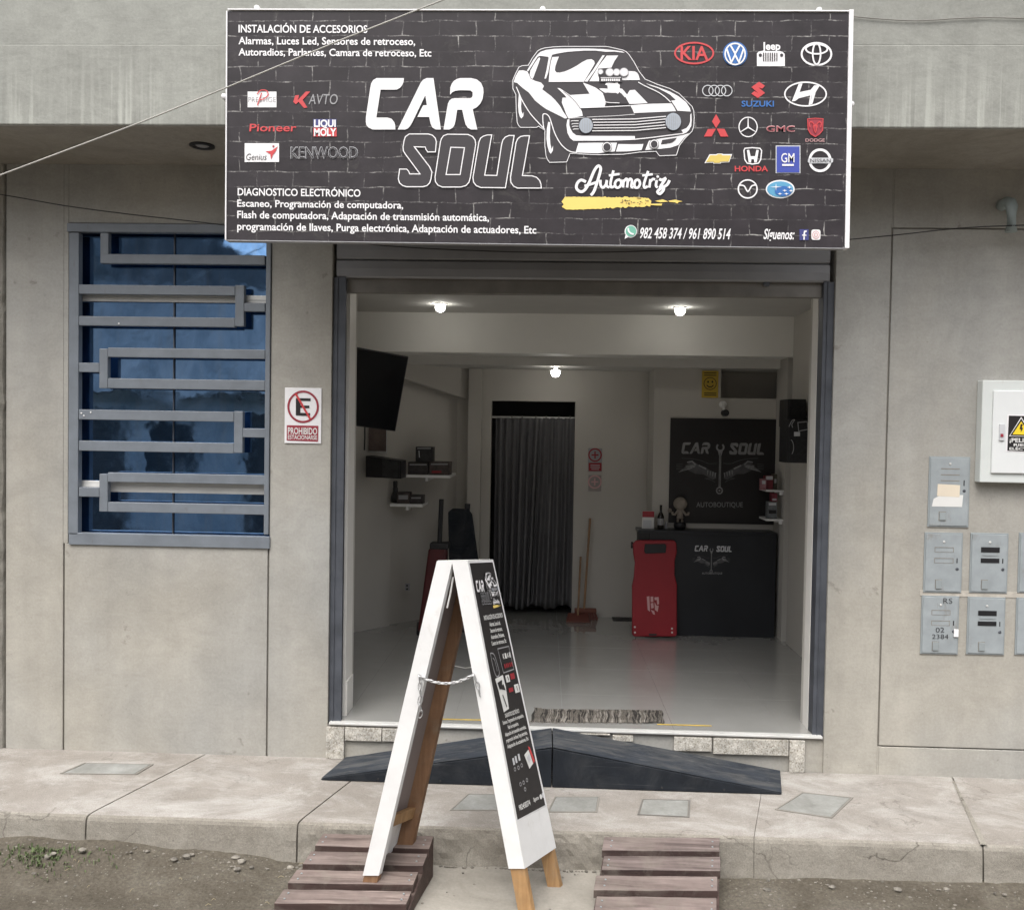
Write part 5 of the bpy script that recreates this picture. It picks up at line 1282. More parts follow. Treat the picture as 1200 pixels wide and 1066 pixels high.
# ------------------------------------------------------------------ things inside the shop
def wallsheet(name, lab, cat, px, Y, mat, draw=None, th=.004, group=None, part='plate'):
    x0, x1, z0, z1 = rect(*px, Y); t = empty(name, ((x0 + x1) / 2, Y + th, z0), lab, cat, group)
    bx(part, mat, t, x0, x1, Y, Y + th, z0, z1)
    if draw:
        a = Art(lambda x, y, L: W(x, y, Y - L)); draw(a); a.build('print', t)
    return t
def spot(px, py, z, lab):
    p = G(px, py, z)
    if z < 2.5: p = W(px, 437.5, 2.52); z = p.z + .03
    print('SPOT', p, z); t = empty('ceiling_spotlight', tuple(p), lab, 'light', 'lit spotlights in the ceiling')
    MB().lathe((p.x, p.y, z), [(.050, 0), (.050, -.005), (.040, -.010), (.034, -.010), (.034, -.002)], 20, 'z').build('housing', M['white'], t)
    if z < 2.5: MB().lathe((p.x, p.y, z - .004), [(.012, 0), (.012, 2.327 - z)], 10, 'z').build('stem', M['white'], t)
    MB().ball((p.x, p.y, z - .026), .036, n=16, sc=(1, 1, .95)).build('lit_bulb', M['lamp'], t, smooth=True)
spot(516, 356, 2.70, 'lit round spotlight in the front ceiling on the left'); spot(797, 360, 2.70, 'lit round spotlight in the front ceiling on the right'); spot(651, 433.5, 2.295, 'lit spotlight above the grey curtain, hung in the back ceiling')

# television on the left wall
tv = empty('television', tuple(W(430, 450, 1.5)), 'large black flat television tilted down high on the left wall', 'television')
a_, b_, c_, d_ = W(385, 401, 1.08), W(479, 418, 1.72), W(463.5, 505.5, 1.80), W(385, 495, 1.24)
nrm = (b_ - a_).cross(d_ - a_).normalized(); nrm = nrm if nrm.y > 0 else -nrm
MB().extr([a_, b_, c_, d_], nrm * .045).build('casing', M['dark'], tv, .004)
cc_ = (a_ + b_ + c_ + d_) / 4; scr = [cc_ + (p - cc_) * .965 - nrm * .002 for p in (a_, b_, c_, d_)]
m_, n_, l_, b__ = new_mat('tv_screen'); setp(b__, (.008, .009, .011), .18)
MB().extr(scr, nrm * .0015).build('screen', m_, tv)
MB().tube([cc_ + nrm * .05, Vector((-1.47, cc_.y + .25, cc_.z))], .02, 8).build('bracket', M['dark'], tv)
cable('cable', [W(427.5, 499, 1.95), W(427.5, 514, 2.0), W(427, 527, 2.05)], .006, M['dark'], 'short black cable hanging under the television')
def Wd(px, py, d): return W(px, py, d + CAM_Y)
def ob(name, px, d, th, mats, parent=None, bev=.002, Y=None):
    Y = d + CAM_Y if Y is None else Y
    x0, x1, z0, z1 = rect(*px, Y); return bx(name, mats, parent, x0, x1, Y, Y + th, z0, z1, bev)
wallsheet('framed_picture', 'small dim brownish framed sheet on the wall below the television', 'picture', (432, 500.5, 452.5, 528.5), 2.20, P('brown_print', (.14, .105, .095), .6, vary=.4, vs=14), lambda a: a.line([(432, 529), (453, 530.5), (453, 501), (432, 500.5)], .8, K['lgrey'], 1), .015)
t = empty('speaker_box', tuple(Wd(449, 560, 6.85)), 'black box fixed low on the left wall under the television', 'speaker')
bb = MB(); p = [Wd(428.5, 559, 6.8), Wd(470, 561, 6.7), Wd(470, 540, 6.7), Wd(428.5, 534, 6.8)]
bb.extr(p, (.0, .24, 0)).build('box', M['dark'], t, .003)
q_ = [Wd(448, 559, 6.74), Wd(468.5, 559.5, 6.69), Wd(468.5, 541, 6.69), Wd(448, 537.5, 6.74)]; MB().extr(q_, (0, -.004, 0)).build('front_panel', P('dim_panel', (.030, .030, .032), .3, vary=.6, vs=20), t)
# shelves with goods, left
def shelf(lab, px0, px1, py, d, depth, group):
    x0, x1, z0, z1 = rect(px0, py, px1, py + 3.2, d + CAM_Y)
    t = empty('wall_shelf', ((x0 + x1) / 2, d + CAM_Y, z0), lab, 'shelf', group)
    bx('board', M['white'], t, x0, x1, d + CAM_Y, d + CAM_Y + depth, z0, z1, .002); bx('bracket', M['white'], t, (x0 + x1) / 2 - .01, (x0 + x1) / 2 + .01, d + CAM_Y + .04, d + CAM_Y + depth, z0 - .03, z0 - .0005)
shelf('upper white shelf with dark cartons on the left wall', 471, 527.5, 556.5, 7.12, .45, 'white shelves on the left wall')
shelf('lower white shelf with small cartons on the left wall', 457, 495.5, 590.5, 7.05, .32, 'white shelves on the left wall')
dim = [P('carton_a', (.035, .03, .03), .5, vary=.7, vs=25), P('carton_b', (.06, .045, .042), .5, vary=.8, vs=30), P('carton_c', (.022, .022, .024), .45, vary=.8, vs=28)]
def carton(px, d, th, mi, lab, art=None, cat='carton', name='carton'):
    x0, x1, z0, z1 = rect(*px, d + CAM_Y); t = empty(name, ((x0 + x1) / 2, d + CAM_Y + th / 2, z0), lab, cat, 'cartons on the shelves')
    bx('box', dim[mi] if isinstance(mi, int) else mi, t, x0, x1, d + CAM_Y, d + CAM_Y + th, z0, z1, .001)
    a = Art(lambda x, y, L: W(x, y, d + CAM_Y - L)); a.mp = lambda x, y, L: W(x, y, d + CAM_Y - L)
    (art or (lambda a: (a.rect(px[0] + 2, px[1] + 2, px[2] - 2, px[1] + 3.6, K['grey'], 1), a.rect(px[0] + 3, px[3] - 5, px[0] + (px[2] - px[0]) * .6, px[3] - 2.5, K['dimred'] if mi == 1 else K['dark'], 1))))(a)
    a.build('print', t)
carton((478, 541.5, 502, 556.3), 7.15, .18, 0, 'dark carton at the left end of the upper left shelf')
carton((503, 541, 526.8, 556.5), 7.15, .18, 1, 'brownish dark carton at the right end of the upper left shelf')
carton((487, 523.5, 507, 541.0), 7.17, .14, 2, 'dark carton stacked across the two on the upper left shelf', lambda a: (a.line([(491, 528), (491.5, 536)], 1, K['lgrey'], 1), a.rect(489, 524.5, 505, 526, K['grey'], 1)))
carton((465, 577, 479.5, 590.4), 7.08, .14, 1, 'small carton with a pale label on the lower left shelf', lambda a: a.rect(467, 580, 478, 585, K['grey'], 1))
carton((480, 580.5, 495.2, 590.6), 7.08, .14, 0, 'flat dark carton at the right end of the lower left shelf')
t = empty('dark_bottle', tuple(Wd(463, 590, 7.1)), 'dark tapered container standing at the left end of the lower left shelf', 'container')
p0_ = Wd(463, 590.3, 7.15); MB().lathe(tuple(p0_), [(.032, 0), (.032, .06), (.022, .10), (.022, .13)], 12, 'z').build('body', dim[2], t, smooth=True)
MB().lathe((p0_.x, p0_.y, p0_.z + .131), [(.018, 0), (.018, .05), (.012, .055)], 12, 'z').build('cap', M['dark'], t)

# dark red machine with an upright black handle, leaning panel, back left corner
redp = P('dull_red_enamel', (.075, .008, .010), .45, vary=.3, vs=12)
b0 = G(506, 745, FZ); d0 = b0.y - CAM_Y
t = empty('floor_machine', (b0.x, b0.y, FZ), 'dark red upright machine with a long black handle in the back left corner', 'machine')
p1_ = W(515, 636, b0.y)
MB().tube([(p1_.x, b0.y, p1_.z - .02), (p1_.x + .004, b0.y + .06, W(515, 585.5, b0.y).z)], .019, 10).build('handle', M['dark'], t)
MB().hexa([(b0.x - .10, b0.y - .09, FZ + .05), (b0.x + .11, b0.y - .09, FZ + .05), (b0.x + .11, b0.y + .12, FZ + .05), (b0.x - .10, b0.y + .12, FZ + .05),
           (b0.x - .03, b0.y - .05, p1_.z - .04), (p1_.x + .06, b0.y - .05, p1_.z - .04), (p1_.x + .06, b0.y + .07, p1_.z - .04), (b0.x - .03, b0.y + .07, p1_.z - .04)]).build('body', redp, t, .015)
MB().box(p1_.x - .07, p1_.x + .075, b0.y - .055, b0.y + .08, p1_.z - .045, p1_.z + .005).build('head', M['dark'], t, .012)
for s in (-1, 1): MB().lathe((b0.x + .005 + s * .105 - .012, b0.y, FZ + .055), [(.02, 0), (.054, 0), (.054, .024), (.02, .024)], 16, 'x').build('wheel', M['dark'], t)
t = empty('leaning_panel', tuple(G(545, 742, FZ)), 'black padded panel leaning against the back left wall beside the red machine', 'panel')
p = [Wd(526, 655, 7.1), Wd(560, 655, 7.1), Wd(553, 603, 7.22), Wd(548, 596.5, 7.23), Wd(530, 596, 7.23), Wd(525, 600, 7.22)]
w2 = W(528, 742, 2.22); w3 = W(566, 742, 2.22); w2.z = w3.z = FZ
MB().extr([w2, w3] + p[1:] , (0, .05, .0)).build('panel', M['rubber'], t, .006)
MB().extr([Wd(544.5, 600, 7.26), Wd(550, 600, 7.26), Wd(551, 590.5, 7.28), Wd(544.5, 590, 7.28)], (0, .03, 0)).build('end_post', M['dark'], t, .003)
wallsheet('wall_socket', 'small wall socket low on the left back wall', 'socket', (474.5, 683.5, 480, 692), 2.35, K['grey'], lambda a: (a.ell(477, 686, 1.2, 1.2, K['black'], 1), a.ell(477, 690, 1.2, 1.2, K['black'], 1)), .008)

# curtain in the back doorway
cu = empty('door_curtain', tuple(W(625, 712, 3.0)), 'pair of dark grey pleated curtains hanging in the back doorway', 'curtain')
cm, cn, cl_, cbb = new_mat('grey_curtain_cloth'); setp(cbb, None, .9, 0, .1)
v_ = pos(cn, cl_, (14, 14, .6)); cl_.new(ramp(cn, cl_, nz(cn, cl_, v_, 1.2, 7, .7), [(.3, (.10, .10, .105, 1)), (.7, (.19, .19, .195, 1))]), cbb.inputs['Base Color'])
bump(cn, cl_, cbb, nz(cn, cl_, pos(cn, cl_), 60, 4), .2, .003)
def curtain_half(xa_t, xb_t, xa_b, xb_b, seed, nf):
    Yc = 3.0; N = 90; Mr = 30; mb = MB()
    for j in range(Mr + 1):
        v = j / Mr
        for i in range(N + 1):
            u = i / N
            pxx = (xa_t + (xb_t - xa_t) * u) * (1 - v) + (xa_b + (xb_b - xa_b) * u) * v
            pyy = 490 + (711 - 490) * v + (2.5 * math.sin(u * 9 + seed) if j == Mr else 0)
            w = W(pxx, pyy, Yc)
            amp = .018 + .020 * v
            ph = u * nf * 2 * math.pi + .5 * math.sin(v * 3 + seed) + .9 * noise.noise((u * 3, v * 1.2, seed))
            mb.v.append((w.x, Yc + amp * math.sin(ph) + .008 * noise.noise((u * 9, v * 4, seed)), w.z))
    for j in range(Mr):
        for i in range(N): k = j * (N + 1) + i; mb.f.append((k, k + 1, k + N + 2, k + N + 1)); mb.m.append(0)
    o = mb.build('curtain', cm, cu, smooth=True); so = o.modifiers.new('t', 'SOLIDIFY'); so.thickness = .003
curtain_half(581, 632, 578, 620, 1.3, 6); curtain_half(633, 674, 622, 672, 4.1, 5)
MB().tube([W(571, 488.5, 3.02), W(676, 490, 3.02)], .010, 10).build('rod', M['alu'], cu)
for x in (600, 612, 628, 640, 655, 668): p = W(x, 489.3, 3.02); MB().lathe((p.x - .004, p.y, p.z), [(.014, 0), (.019, 0), (.019, .008), (.014, .008)], 14, 'x').build('ring', M['rail_dark'], cu)

def firstaid(r, m):
    def f(a):
        cx, cy = r; a.ring(cx, cy, 7.2, 7.2, 1.6, m, 1, 28); a.line([(cx - 4.2, cy), (cx + 4.2, cy)], 1.6, m, 2); a.line([(cx, cy - 4.2), (cx, cy + 4.2)], 1.6, m, 3)
    return f
wallsheet('safety_sign', 'pale sign with a red ringed cross above a red caption on the back wall', 'sign', (689, 525, 705.5, 552.5), YB - .006, K['grey'],
          lambda a: (firstaid((697.3, 533), K['dimred'])(a), a.rect(689.8, 542.2, 705, 551.8, K['dimred'], 1), a.line([(692, 545), (703, 545.2)], .8, K['lgrey'], 2), a.line([(692, 547.4), (703, 547.6)], .7, K['lgrey'], 2), a.line([(693, 549.6), (702, 549.8)], .6, K['lgrey'], 2)))
wallsheet('safety_sign', 'faded pinkish sign with a ringed cross, lower one on the back wall', 'sign', (689.5, 556.5, 704.5, 575.5), YB - .006, P('faded_grey', (.32, .29, .28), .6), lambda a: firstaid((697, 564.5), K['pink'])(a))
# broom and dustpan
b0 = G(686, 726, FZ); 
t = empty('broom', (b0.x, b0.y, FZ), 'broom with a tall wooden stick and reddish brush against the back wall', 'broom')
x0, x1, z0, z1 = rect(669, 712.5, 703, 725, b0.y)
MB().tube([(W(684.5, 713, b0.y).x, b0.y, W(684.5, 713, b0.y).z), tuple(W(691.5, 607, 2.88))], .0105, 8).build('stick', M['stick'], t)
brm = MB(); bxm = b0.x
MB().box(x0 + .03, x1 - .03, b0.y - .025, b0.y + .025, z1 - .035, z1).build('brush_head', P('brown_brush', (.16, .055, .035), .6), t, .006)
br_ = P('broom_bristles', (.20, .075, .06), .8, vary=.4, vs=60); rr_ = random.Random(5)
for i in range(90):
    x = x0 + .035 + (x1 - x0 - .07) * rr_.random(); y = b0.y + rr_.uniform(-.022, .022); brm.tube([(x, y, z1 - .036), (x + (x - (x0 + x1) / 2) * .25, y + rr_.uniform(-.01, .01), FZ + .002)], .004, 4)
tag(brm.build('bristles', br_, t), kind='stuff')
b1_ = G(677, 727, FZ)
t = empty('dustpan', (b1_.x, b1_.y, FZ), 'dustpan with a short upright dark stick left of the broom', 'dustpan')
MB().tube([(b1_.x, b1_.y, FZ + .03), tuple(W(680.5, 652, 2.90))], .009, 8).build('stick', M['stick'], t)
MB().hexa([(b1_.x - .10, b1_.y - .09, FZ + .002), (b1_.x + .10, b1_.y - .09, FZ + .002), (b1_.x + .10, b1_.y + .03, FZ + .002), (b1_.x - .10, b1_.y + .03, FZ + .002), (b1_.x - .10, b1_.y - .09, FZ + .012), (b1_.x + .10, b1_.y - .09, FZ + .012), (b1_.x + .08, b1_.y + .03, FZ + .06), (b1_.x - .08, b1_.y + .03, FZ + .06)]).build('pan', P('brown_pan', (.13, .04, .03), .5), t, .003)
p = G(729, 725, FZ)
t = empty('floor_cloth', (p.x, p.y, FZ), 'small dark cloth lying on the tiles left of the red creeper', 'cloth')
cl = MB(); n_ = 12
for j in range(n_ + 1):
    for i in range(n_ + 1):
        u, v = i / n_ - .5, j / n_ - .5; cl.v.append((p.x + u * .17, p.y + v * .16, FZ + .004 + .012 * abs(noise.noise((u * 5, v * 5, 2))) * (1 - 2 * max(abs(u), abs(v)) + .2)))
for j in range(n_):
    for i in range(n_): k = j * (n_ + 1) + i; cl.f.append((k, k + 1, k + n_ + 2, k + n_ + 1)); cl.m.append(0)
cl.build('cloth', M['dark'], t, smooth=True)

# wall things at the counter
tt = wallsheet('wall_poster', 'large black poster reading CAR SOUL AUTOBOUTIQUE with a winged spanner behind the counter', 'poster', (784.5, 490.5, 916, 613.5), PW - .01, K['black'], None, .006)
pg, pg2 = P('poster_silver', (.25, .25, .255), .5, vary=.3, vs=20), P('poster_dim_silver', (.085, .085, .09), .5, vary=.4, vs=20)
a = Art(lambda x, y, L: W(x, y, PW - .01 - L)); draw_emblem(a, pg, pg2); a.text('AUTOBOUTIQUE', 816, 870.5, 588.4, 594, pg, 1, .006); a.build('winged_spanner', tt)
a = Art(lambda x, y, L: W(x, y, PW - .01 - L), tfm(428, 92, 33.5 / 137, 13.6 / 61, 798.5, 518.3)); draw_car_word(a, pg, 2); a.build('lettering', tt)
a = Art(lambda x, y, L: W(x, y, PW - .01 - L), tfm(467, 157, 41 / 168, 14 / 63, 854.5, 518.8)); draw_soul(a, pg, K['black'], 2, solid=True); a.build('lettering', tt)
def smile(a):
    a.ell(832.2, 449.4, 7.6, 7.4, K['black'], 1); a.ell(832.2, 449.4, 6.8, 6.6, K['sign_yellow'], 2); a.ell(829.8, 447.4, 1, 1.3, K['black'], 3); a.ell(834.8, 447.4, 1, 1.3, K['black'], 3); a.arc(832.2, 449.8, 4, 3.6, 200, 340, 1.2, K['black'], 3)
    for y in (437, 439.6, 460.6, 463): a.line([(825, y), (839.5, y + .2)], 1.0, K['black'], 1)
wallsheet('smiley_sign', 'yellow sign with a smiling face on the wall above the poster', 'sign', (822.5, 434.5, 841.8, 466), PW - .01, K['sign_yellow'], smile)
p = W(848, 484, PW - .05)
t = empty('security_camera', (p.x, PW, p.z), 'small white and black security camera above the black poster', 'camera')
MB().lathe((p.x, PW - .002, W(848, 474, PW).z), [(.03, 0), (.03, -.02), (.015, -.03)], 14, 'y').build('base', M['white'], t); MB().tube([(p.x, PW - .03, W(848, 474, PW).z), (p.x, PW - .07, p.z + .01)], .012, 8).build('arm', M['white'], t)
MB().lathe((p.x, PW - .14, p.z), [(.022, .09), (.027, .07), (.027, .0), (.020, -.004), (.001, -.004)], 14, 'y').build('head', M['dark'], t)

# counter
YC = 2.30
x0, x1, z0, z1 = rect(760, 626, 908.5, 747, YC); z0 = FZ
ctr = empty('counter', ((x0 + x1) / 2, YC + .2, FZ), 'black shop counter with a small winged emblem on its front', 'counter')
cbm = P('counter_black', (.016, .018, .023), .35, vary=.2, vs=3)
bx('front_panel', cbm, ctr, x0, x1, YC, YC + .02, z0, z1, .002); bx('side_panel', cbm, ctr, x0, x0 + .02, YC + .0205, YC + .20, z0, z1); bx('side_panel', cbm, ctr, x1 - .02, x1, YC + .0205, YC + .20, z0, z1)
xa = W(748, 630, YC - .02).x
bx('counter_top', cbm, ctr, xa, x1 + .002, YC - .01, YC + .215, z1 + .0005, z1 + .024, .003)
bx('drawer_front', M['dark'], ctr, xa + .01, x0 - .001, YC + .0, YC + .2, W(760, 637, YC).z, z1, .002)
mpc = lambda x, y, L: W(x, y, YC - L)
a = Art(mpc, tfm(798, 518, .43, .50, 814, 641)); draw_emblem(a, pg, pg2, 1); a.build('winged_spanner', ctr)
a = Art(mpc, tfm(428, 92, 15.5 / 137, 7 / 61, 814, 639)); draw_car_word(a, K['lgrey'], 2); a.build('lettering', ctr)
a = Art(mpc, tfm(467, 157, 18 / 168, 7 / 63, 839.5, 639.5)); draw_soul(a, K['lgrey'], cbm, 2, solid=True); a.build('lettering', ctr)
a = Art(mpc); a.text('AUTOBOUTIQUE', 822.5, 846.5, 670.4, 672.6, K['grey'], 1, .01); a.build('lettering', ctr)
# things on the counter
zt = z1 + .025
def on(px, d=.12): return W(px, 620, YC + d).x
x = on(759.5); t = empty('card_stand', (x, YC + .1, zt), 'small red and white card stand at the left end of the counter', 'stand')
w0, w1, h0, h1 = rect(752.5, 598.5, 766.5, 620, YC + .1)
bx('card', K['paper'], t, w0, w1, YC + .10, YC + .112, zt, h1, .001); bx('red_header', K['dimred'], t, w0 + .001, w1 - .001, YC + .095, YC + .0995, h1 - .05, h1 - .002); bx('grey_notice', K['lgrey'], t, w0 + .008, w1 - .02, YC + .096, YC + .0995, zt + .01, zt + .068)
p = on(774); hb = W(774, 591.5, YC + .12).z
t = empty('bottle', (p, YC + .12, zt), 'dark glass bottle with a pale label on the counter beside the card stand', 'bottle'); H_ = hb - zt
MB().lathe((p, YC + .12, zt), [(.026, 0), (.027, .01), (.027, H_ * .50), (.020, H_ * .60), (.0095, H_ * .70), (.0095, H_ * .97), (.011, H_ * .97), (.011, H_)], 16, 'z').build('glass', P('dark_bottle_glass', (.012, .010, .008), .15), t, smooth=True)
MB().lathe((p, YC + .12, zt + .03), [(.0272, 0), (.0278, .001), (.0278, H_ * .28), (.0272, H_ * .282)], 16, 'z').build('label', K['grey'], t)
MB().lathe((on(781), YC + .14, zt), [(.012, 0), (.014, .02), (.010, .045), (.004, .055)], 10, 'z').build('small_jar', K['grey'], None); o_ = COL.objects['small_jar']; tag(o_, 'tiny pale jar between the bottle and the figurine on the counter', 'jar')
# figurine with a round head and raised curled arms
fx = on(797); fy = YC + .14; hz = W(797, 590, fy).z
t = empty('figurine', (fx, fy, zt), 'pale round-headed figurine with curled arms on a dark base on the counter', 'figurine')
fg = P('dull_beige_plastic', (.26, .225, .19), .6, vary=.2, vs=30)
MB().ball((fx, fy, hz), .056, n=18, sc=(1, .9, .95)).build('head', fg, t, smooth=True)
mb = MB(); mb.tube([(fx, fy, hz - .04), (fx, fy, hz - .08), (fx, fy, hz - .12)], .018, 10, r1=.028); mb.build('body', fg, t, smooth=True)
for s in (-1, 1):
    MB().tube([(fx + s * .012, fy - .01, hz - .045), (fx + s * .030, fy - .015, hz - .07), (fx + s * .045, fy - .02, hz - .088), (fx + s * .062, fy - .02, hz - .085), (fx + s * .066, fy - .02, hz - .065)], .011, 8, r1=.009).build('arm', fg, t, smooth=True)
    MB().tube([(fx + s * .014, fy, hz - .11), (fx + s * .018, fy, hz - .14), (fx + s * .020, fy - .01, hz - .155)], .011, 8).build('leg', fg, t, smooth=True)
MB().ball((fx - .085, fy - .01, hz - .055), .018, n=10).build('ball', fg, t, smooth=True)
MB().lathe((fx, fy, zt), [(.042, 0), (.050, .02), (.048, .045), (.034, .055)], 18, 'z').build('base', M['dark'], t, smooth=True)

# mechanic's creeper leaning on the counter
YK = YC - .14
cr = empty('mechanic_creeper', (W(768, 745, YK).x, YK, FZ), 'red plastic creeper board with a black headrest leaning on the counter', 'creeper')
S = lambda p: sc(p, 4.44, 720, 560)
prof_ = S([(120, 332), (320, 332), (332, 345), (334, 395), (322, 440), (320, 510), (332, 560), (328, 820), (318, 828), (105, 828), (94, 818), (96, 570), (106, 520), (112, 450), (104, 400), (102, 350)])
base_z = W(768, 747, YK).z
def lean(p, back): 
    q = W(p[0], p[1], YK); h = (q.z - FZ); return Vector((q.x, YK + .02 + h * .10 + back, q.z))
red_p = P('red_moulded_plastic', (.27, .010, .018), .42, vary=.12, vs=5)
ring = [lean(p, 0) for p in prof_]
MB().extr(ring, (0, .03, 0)).build('board', red_p, cr, .008)
pad = [lean(p, -.012) for p in S([(165, 350), (272, 350), (278, 360), (274, 396), (168, 400), (160, 390)])]
MB().extr(pad, (0, .012, 0)).build('headrest', M['dark'], cr, .004)
for u in (170, 250):
    pts_ = [lean(p, -.004) for p in S([(u, 420), (u + 8, 420), (u + 8, 600), (u, 600)])]
a = Art(lambda x, y, L: lean((x, y), -L)); cp = K['pink']
for q in ([(172, 622), (186, 620), (188, 700), (176, 690)], [(192, 622), (206, 622), (206, 650), (192, 650)], [(212, 626), (234, 624), (236, 660), (226, 664), (224, 640), (213, 640)], [(192, 656), (206, 654), (208, 680), (194, 684)], [(212, 650), (222, 668), (234, 668), (228, 700), (214, 690)], [(192, 690), (210, 696), (214, 715), (204, 712)]): a.poly(S(q), cp, 2)
a.poly(S([(180, 812), (222, 812), (220, 822), (182, 822)]), K['black'], 2)
a.build('lettering', cr, 'pale block emblem')
for x, y in ((108, 778), (108, 806), (302, 786), (302, 806)): q = lean(S([(x, y)])[0], -.003); MB().lathe(tuple(q), [(.008, 0), (.007, -.004), (.001, -.005)], 8, 'y').build('screw', M['alu'], cr)
for s in (100, 325):
    for y in (360, 790): q = lean(S([(s, y)])[0], .045); MB().lathe((q.x - .008, q.y, q.z), [(.008, 0), (.026, 0), (.026, .016), (.008, .016)], 12, 'x').build('castor', M['dark'], cr)

# shelves on the pillar right of the poster
def rshelf(py, lab):
    x0, x1, z0, z1 = rect(896, py, 912, py + 2.2, 2.27); t = empty('wall_shelf', ((x0 + x1) / 2, 2.3, z0), lab, 'shelf', 'white shelves by the pillar')
    bx('board', M['white'], t, x0, pil0 - .001, 2.22, 2.45, z0, z1, .001)
    for k in (0, 1): bx('bracket', M['white'], t, pil0 - .03, pil0 - .0012, 2.24 + k * .14, 2.25 + k * .14, z0 - .025, z0 - .0005)
rshelf(573.5, 'upper small white shelf beside the pillar right of the poster'); rshelf(607.5, 'lower small white shelf beside the pillar right of the poster')
dk = lambda c: P('pack', c, .5, vary=.35, vs=40)
carton((891.5, 561, 898, 574), 7.02, .05, dk((.30, .14, .16)), 'small pinkish pack hanging over the end of the upper pillar shelf', lambda a: a.rect(893, 563, 897, 567, K['lgrey'], 1))
carton((897, 557.5, 906, 573.4), 7.05, .08, dk((.16, .02, .03)), 'dark red pack with a white top band on the upper pillar shelf', lambda a: a.rect(897.5, 557.8, 905.6, 562, K['lgrey'], 1))
carton((906.5, 555.5, 910.8, 573.4), 7.06, .08, dk((.05, .045, .03)), 'dark narrow bottle pack at the right of the upper pillar shelf', lambda a: a.rect(907.4, 561, 910, 566, K['grey'], 1))
carton((900, 588, 910.6, 607.3), 7.05, .08, dk((.16, .17, .18)), 'grey pack with a dark picture on the lower pillar shelf', lambda a: (a.rect(901, 597.5, 909.5, 601.5, K['black'], 1), a.rect(901, 589, 909.6, 592, K['lgrey'], 1)))
carton((904, 577.8, 911, 587.8), 7.07, .06, dk((.20, .03, .05)), 'small red pack on top of the grey pack on the lower pillar shelf', lambda a: a.rect(905, 584, 910, 586.4, K['lgrey'], 1))

# black boxes on the right wall
def wbox(px, Y, lab, arts=None):
    x0, x1, z0, z1 = rect(*px, Y); t = empty('wall_speaker', ((x0 + x1) / 2, Y + .1, z0), lab, 'speaker', 'black boxes high on the right wall')
    bx('cabinet', M['dark'], t, x0, x1, Y + .012, Y + .24, z0, z1, .004); bx('grille_front', P('speaker_cloth', (.018, .018, .02), .8, vary=.5, vs=60), t, x0 + .008, x1 - .008, Y, Y + .0118, z0 + .008, z1 - .008, .003)
    bx('wall_bracket', M['rail_dark'], t, x1 - .02, XR - .001, Y + .10, Y + .13, (z0 + z1) / 2 - .02, (z0 + z1) / 2 + .02)
    if arts: a = Art(lambda x, y, L: W(x, y, Y - L)); arts(a); a.build('print', t)
wbox((923.5, 467.5, 945, 500), 1.62, 'upper plain black box high on the right wall by the door')
def ra(a):
    a.line([(935, 495), (946, 494), (947, 503), (936, 505)], 1.0, K['grey'], 1, True); a.rect(930.5, 506, 937.5, 511, K['lgrey'], 1); a.curve([(924.5, 500), (928, 493), (931, 492), (928, 497), (929, 501)], 1, K['grey'], 1); a.arc(926, 524, 4, 9, -60, 80, .8, K['grey'], 1)
wbox((924, 491.5, 950.5, 542.5), 1.36, 'lower black box with pale printed marks high on the right wall by the door', ra)
q = W(941, 726, 1.2)
t = empty('wall_switch', (XR, 1.2, q.z), 'small white socket low on the right wall inside the door', 'socket'); bx('plate', M['white'], t, XR - .008, XR - .0005, 1.16, 1.24, W(940, 726, 1.2).z, W(940, 714, 1.2).z, .001)

# threshold mat, yellow tape
p0_, p1_, p2_, p3_ = G(621, 846, FZ), G(778, 847.5, FZ), G(776, 833, FZ), G(626, 831.5, FZ)
mt = empty('door_mat', tuple((p0_ + p2_) / 2), 'rumpled striped grey-brown woven mat on the shop floor at the doorway', 'mat')
stripe = [P('mat_dark', (.045, .04, .036), .95, vary=.4, vs=60, bmp=.6, bs=200), P('mat_grey', (.16, .145, .125), .95, vary=.4, vs=60, bmp=.6, bs=200), P('mat_light', (.30, .28, .25), .95, vary=.3, vs=60, bmp=.6, bs=200)]
mm = MB(); NX, NY = 124, 8; vs = []
for i in range(NX + 1):
    for j in range(NY + 1):
        u, v = i / NX, j / NY; a_ = p0_.lerp(p1_, u); b_ = p3_.lerp(p2_, u); q = a_.lerp(b_, v)
        edge = .010 * noise.noise((u * 13, v * 2, 3))
        vs.append((q.x + .004 * math.sin(v * 9 + u * 20), q.y + (edge if j in (0, NY) else 0), FZ + .006 + .007 * (i % 2) * (0 < j < NY) + .016 * max(0, noise.noise((u * 6, v * 2.5, 1)))))
fs = []; mi = []; rs = random.Random(2)
pat = [rs.choice([0, 1, 1, 2, 0, 1]) for _ in range(NX)]
for i in range(NX):
    for j in range(NY): k = i * (NY + 1) + j; fs.append((k, k + NY + 1, k + NY + 2, k + 1)); mi.append(pat[i] if (i + j) % 7 else 1)
mm.add(vs, fs); mm.m = mi; mo = mm.build('woven_cloth', stripe, mt, fix=False); so = mo.modifiers.new('t', 'SOLIDIFY'); so.thickness = .005; so.offset = -1
fgm = MB()
for i in range(0, NX, 2):
    for j, sgn in ((0, -1), (NY, 1)):
        q = Vector(vs[i * (NY + 1) + j]); fgm.tube([q, q + Vector((rs.uniform(-.006, .006), sgn * .010, -.003)), q + Vector((rs.uniform(-.01, .01), sgn * .018, -.004))], .0014, 4)
tag(fgm.build('fringe', stripe[1], mt), kind='stuff')
yt = P('yellow_tape', (.62, .44, .07), .5, vary=.3, vs=25)
mb = MB()
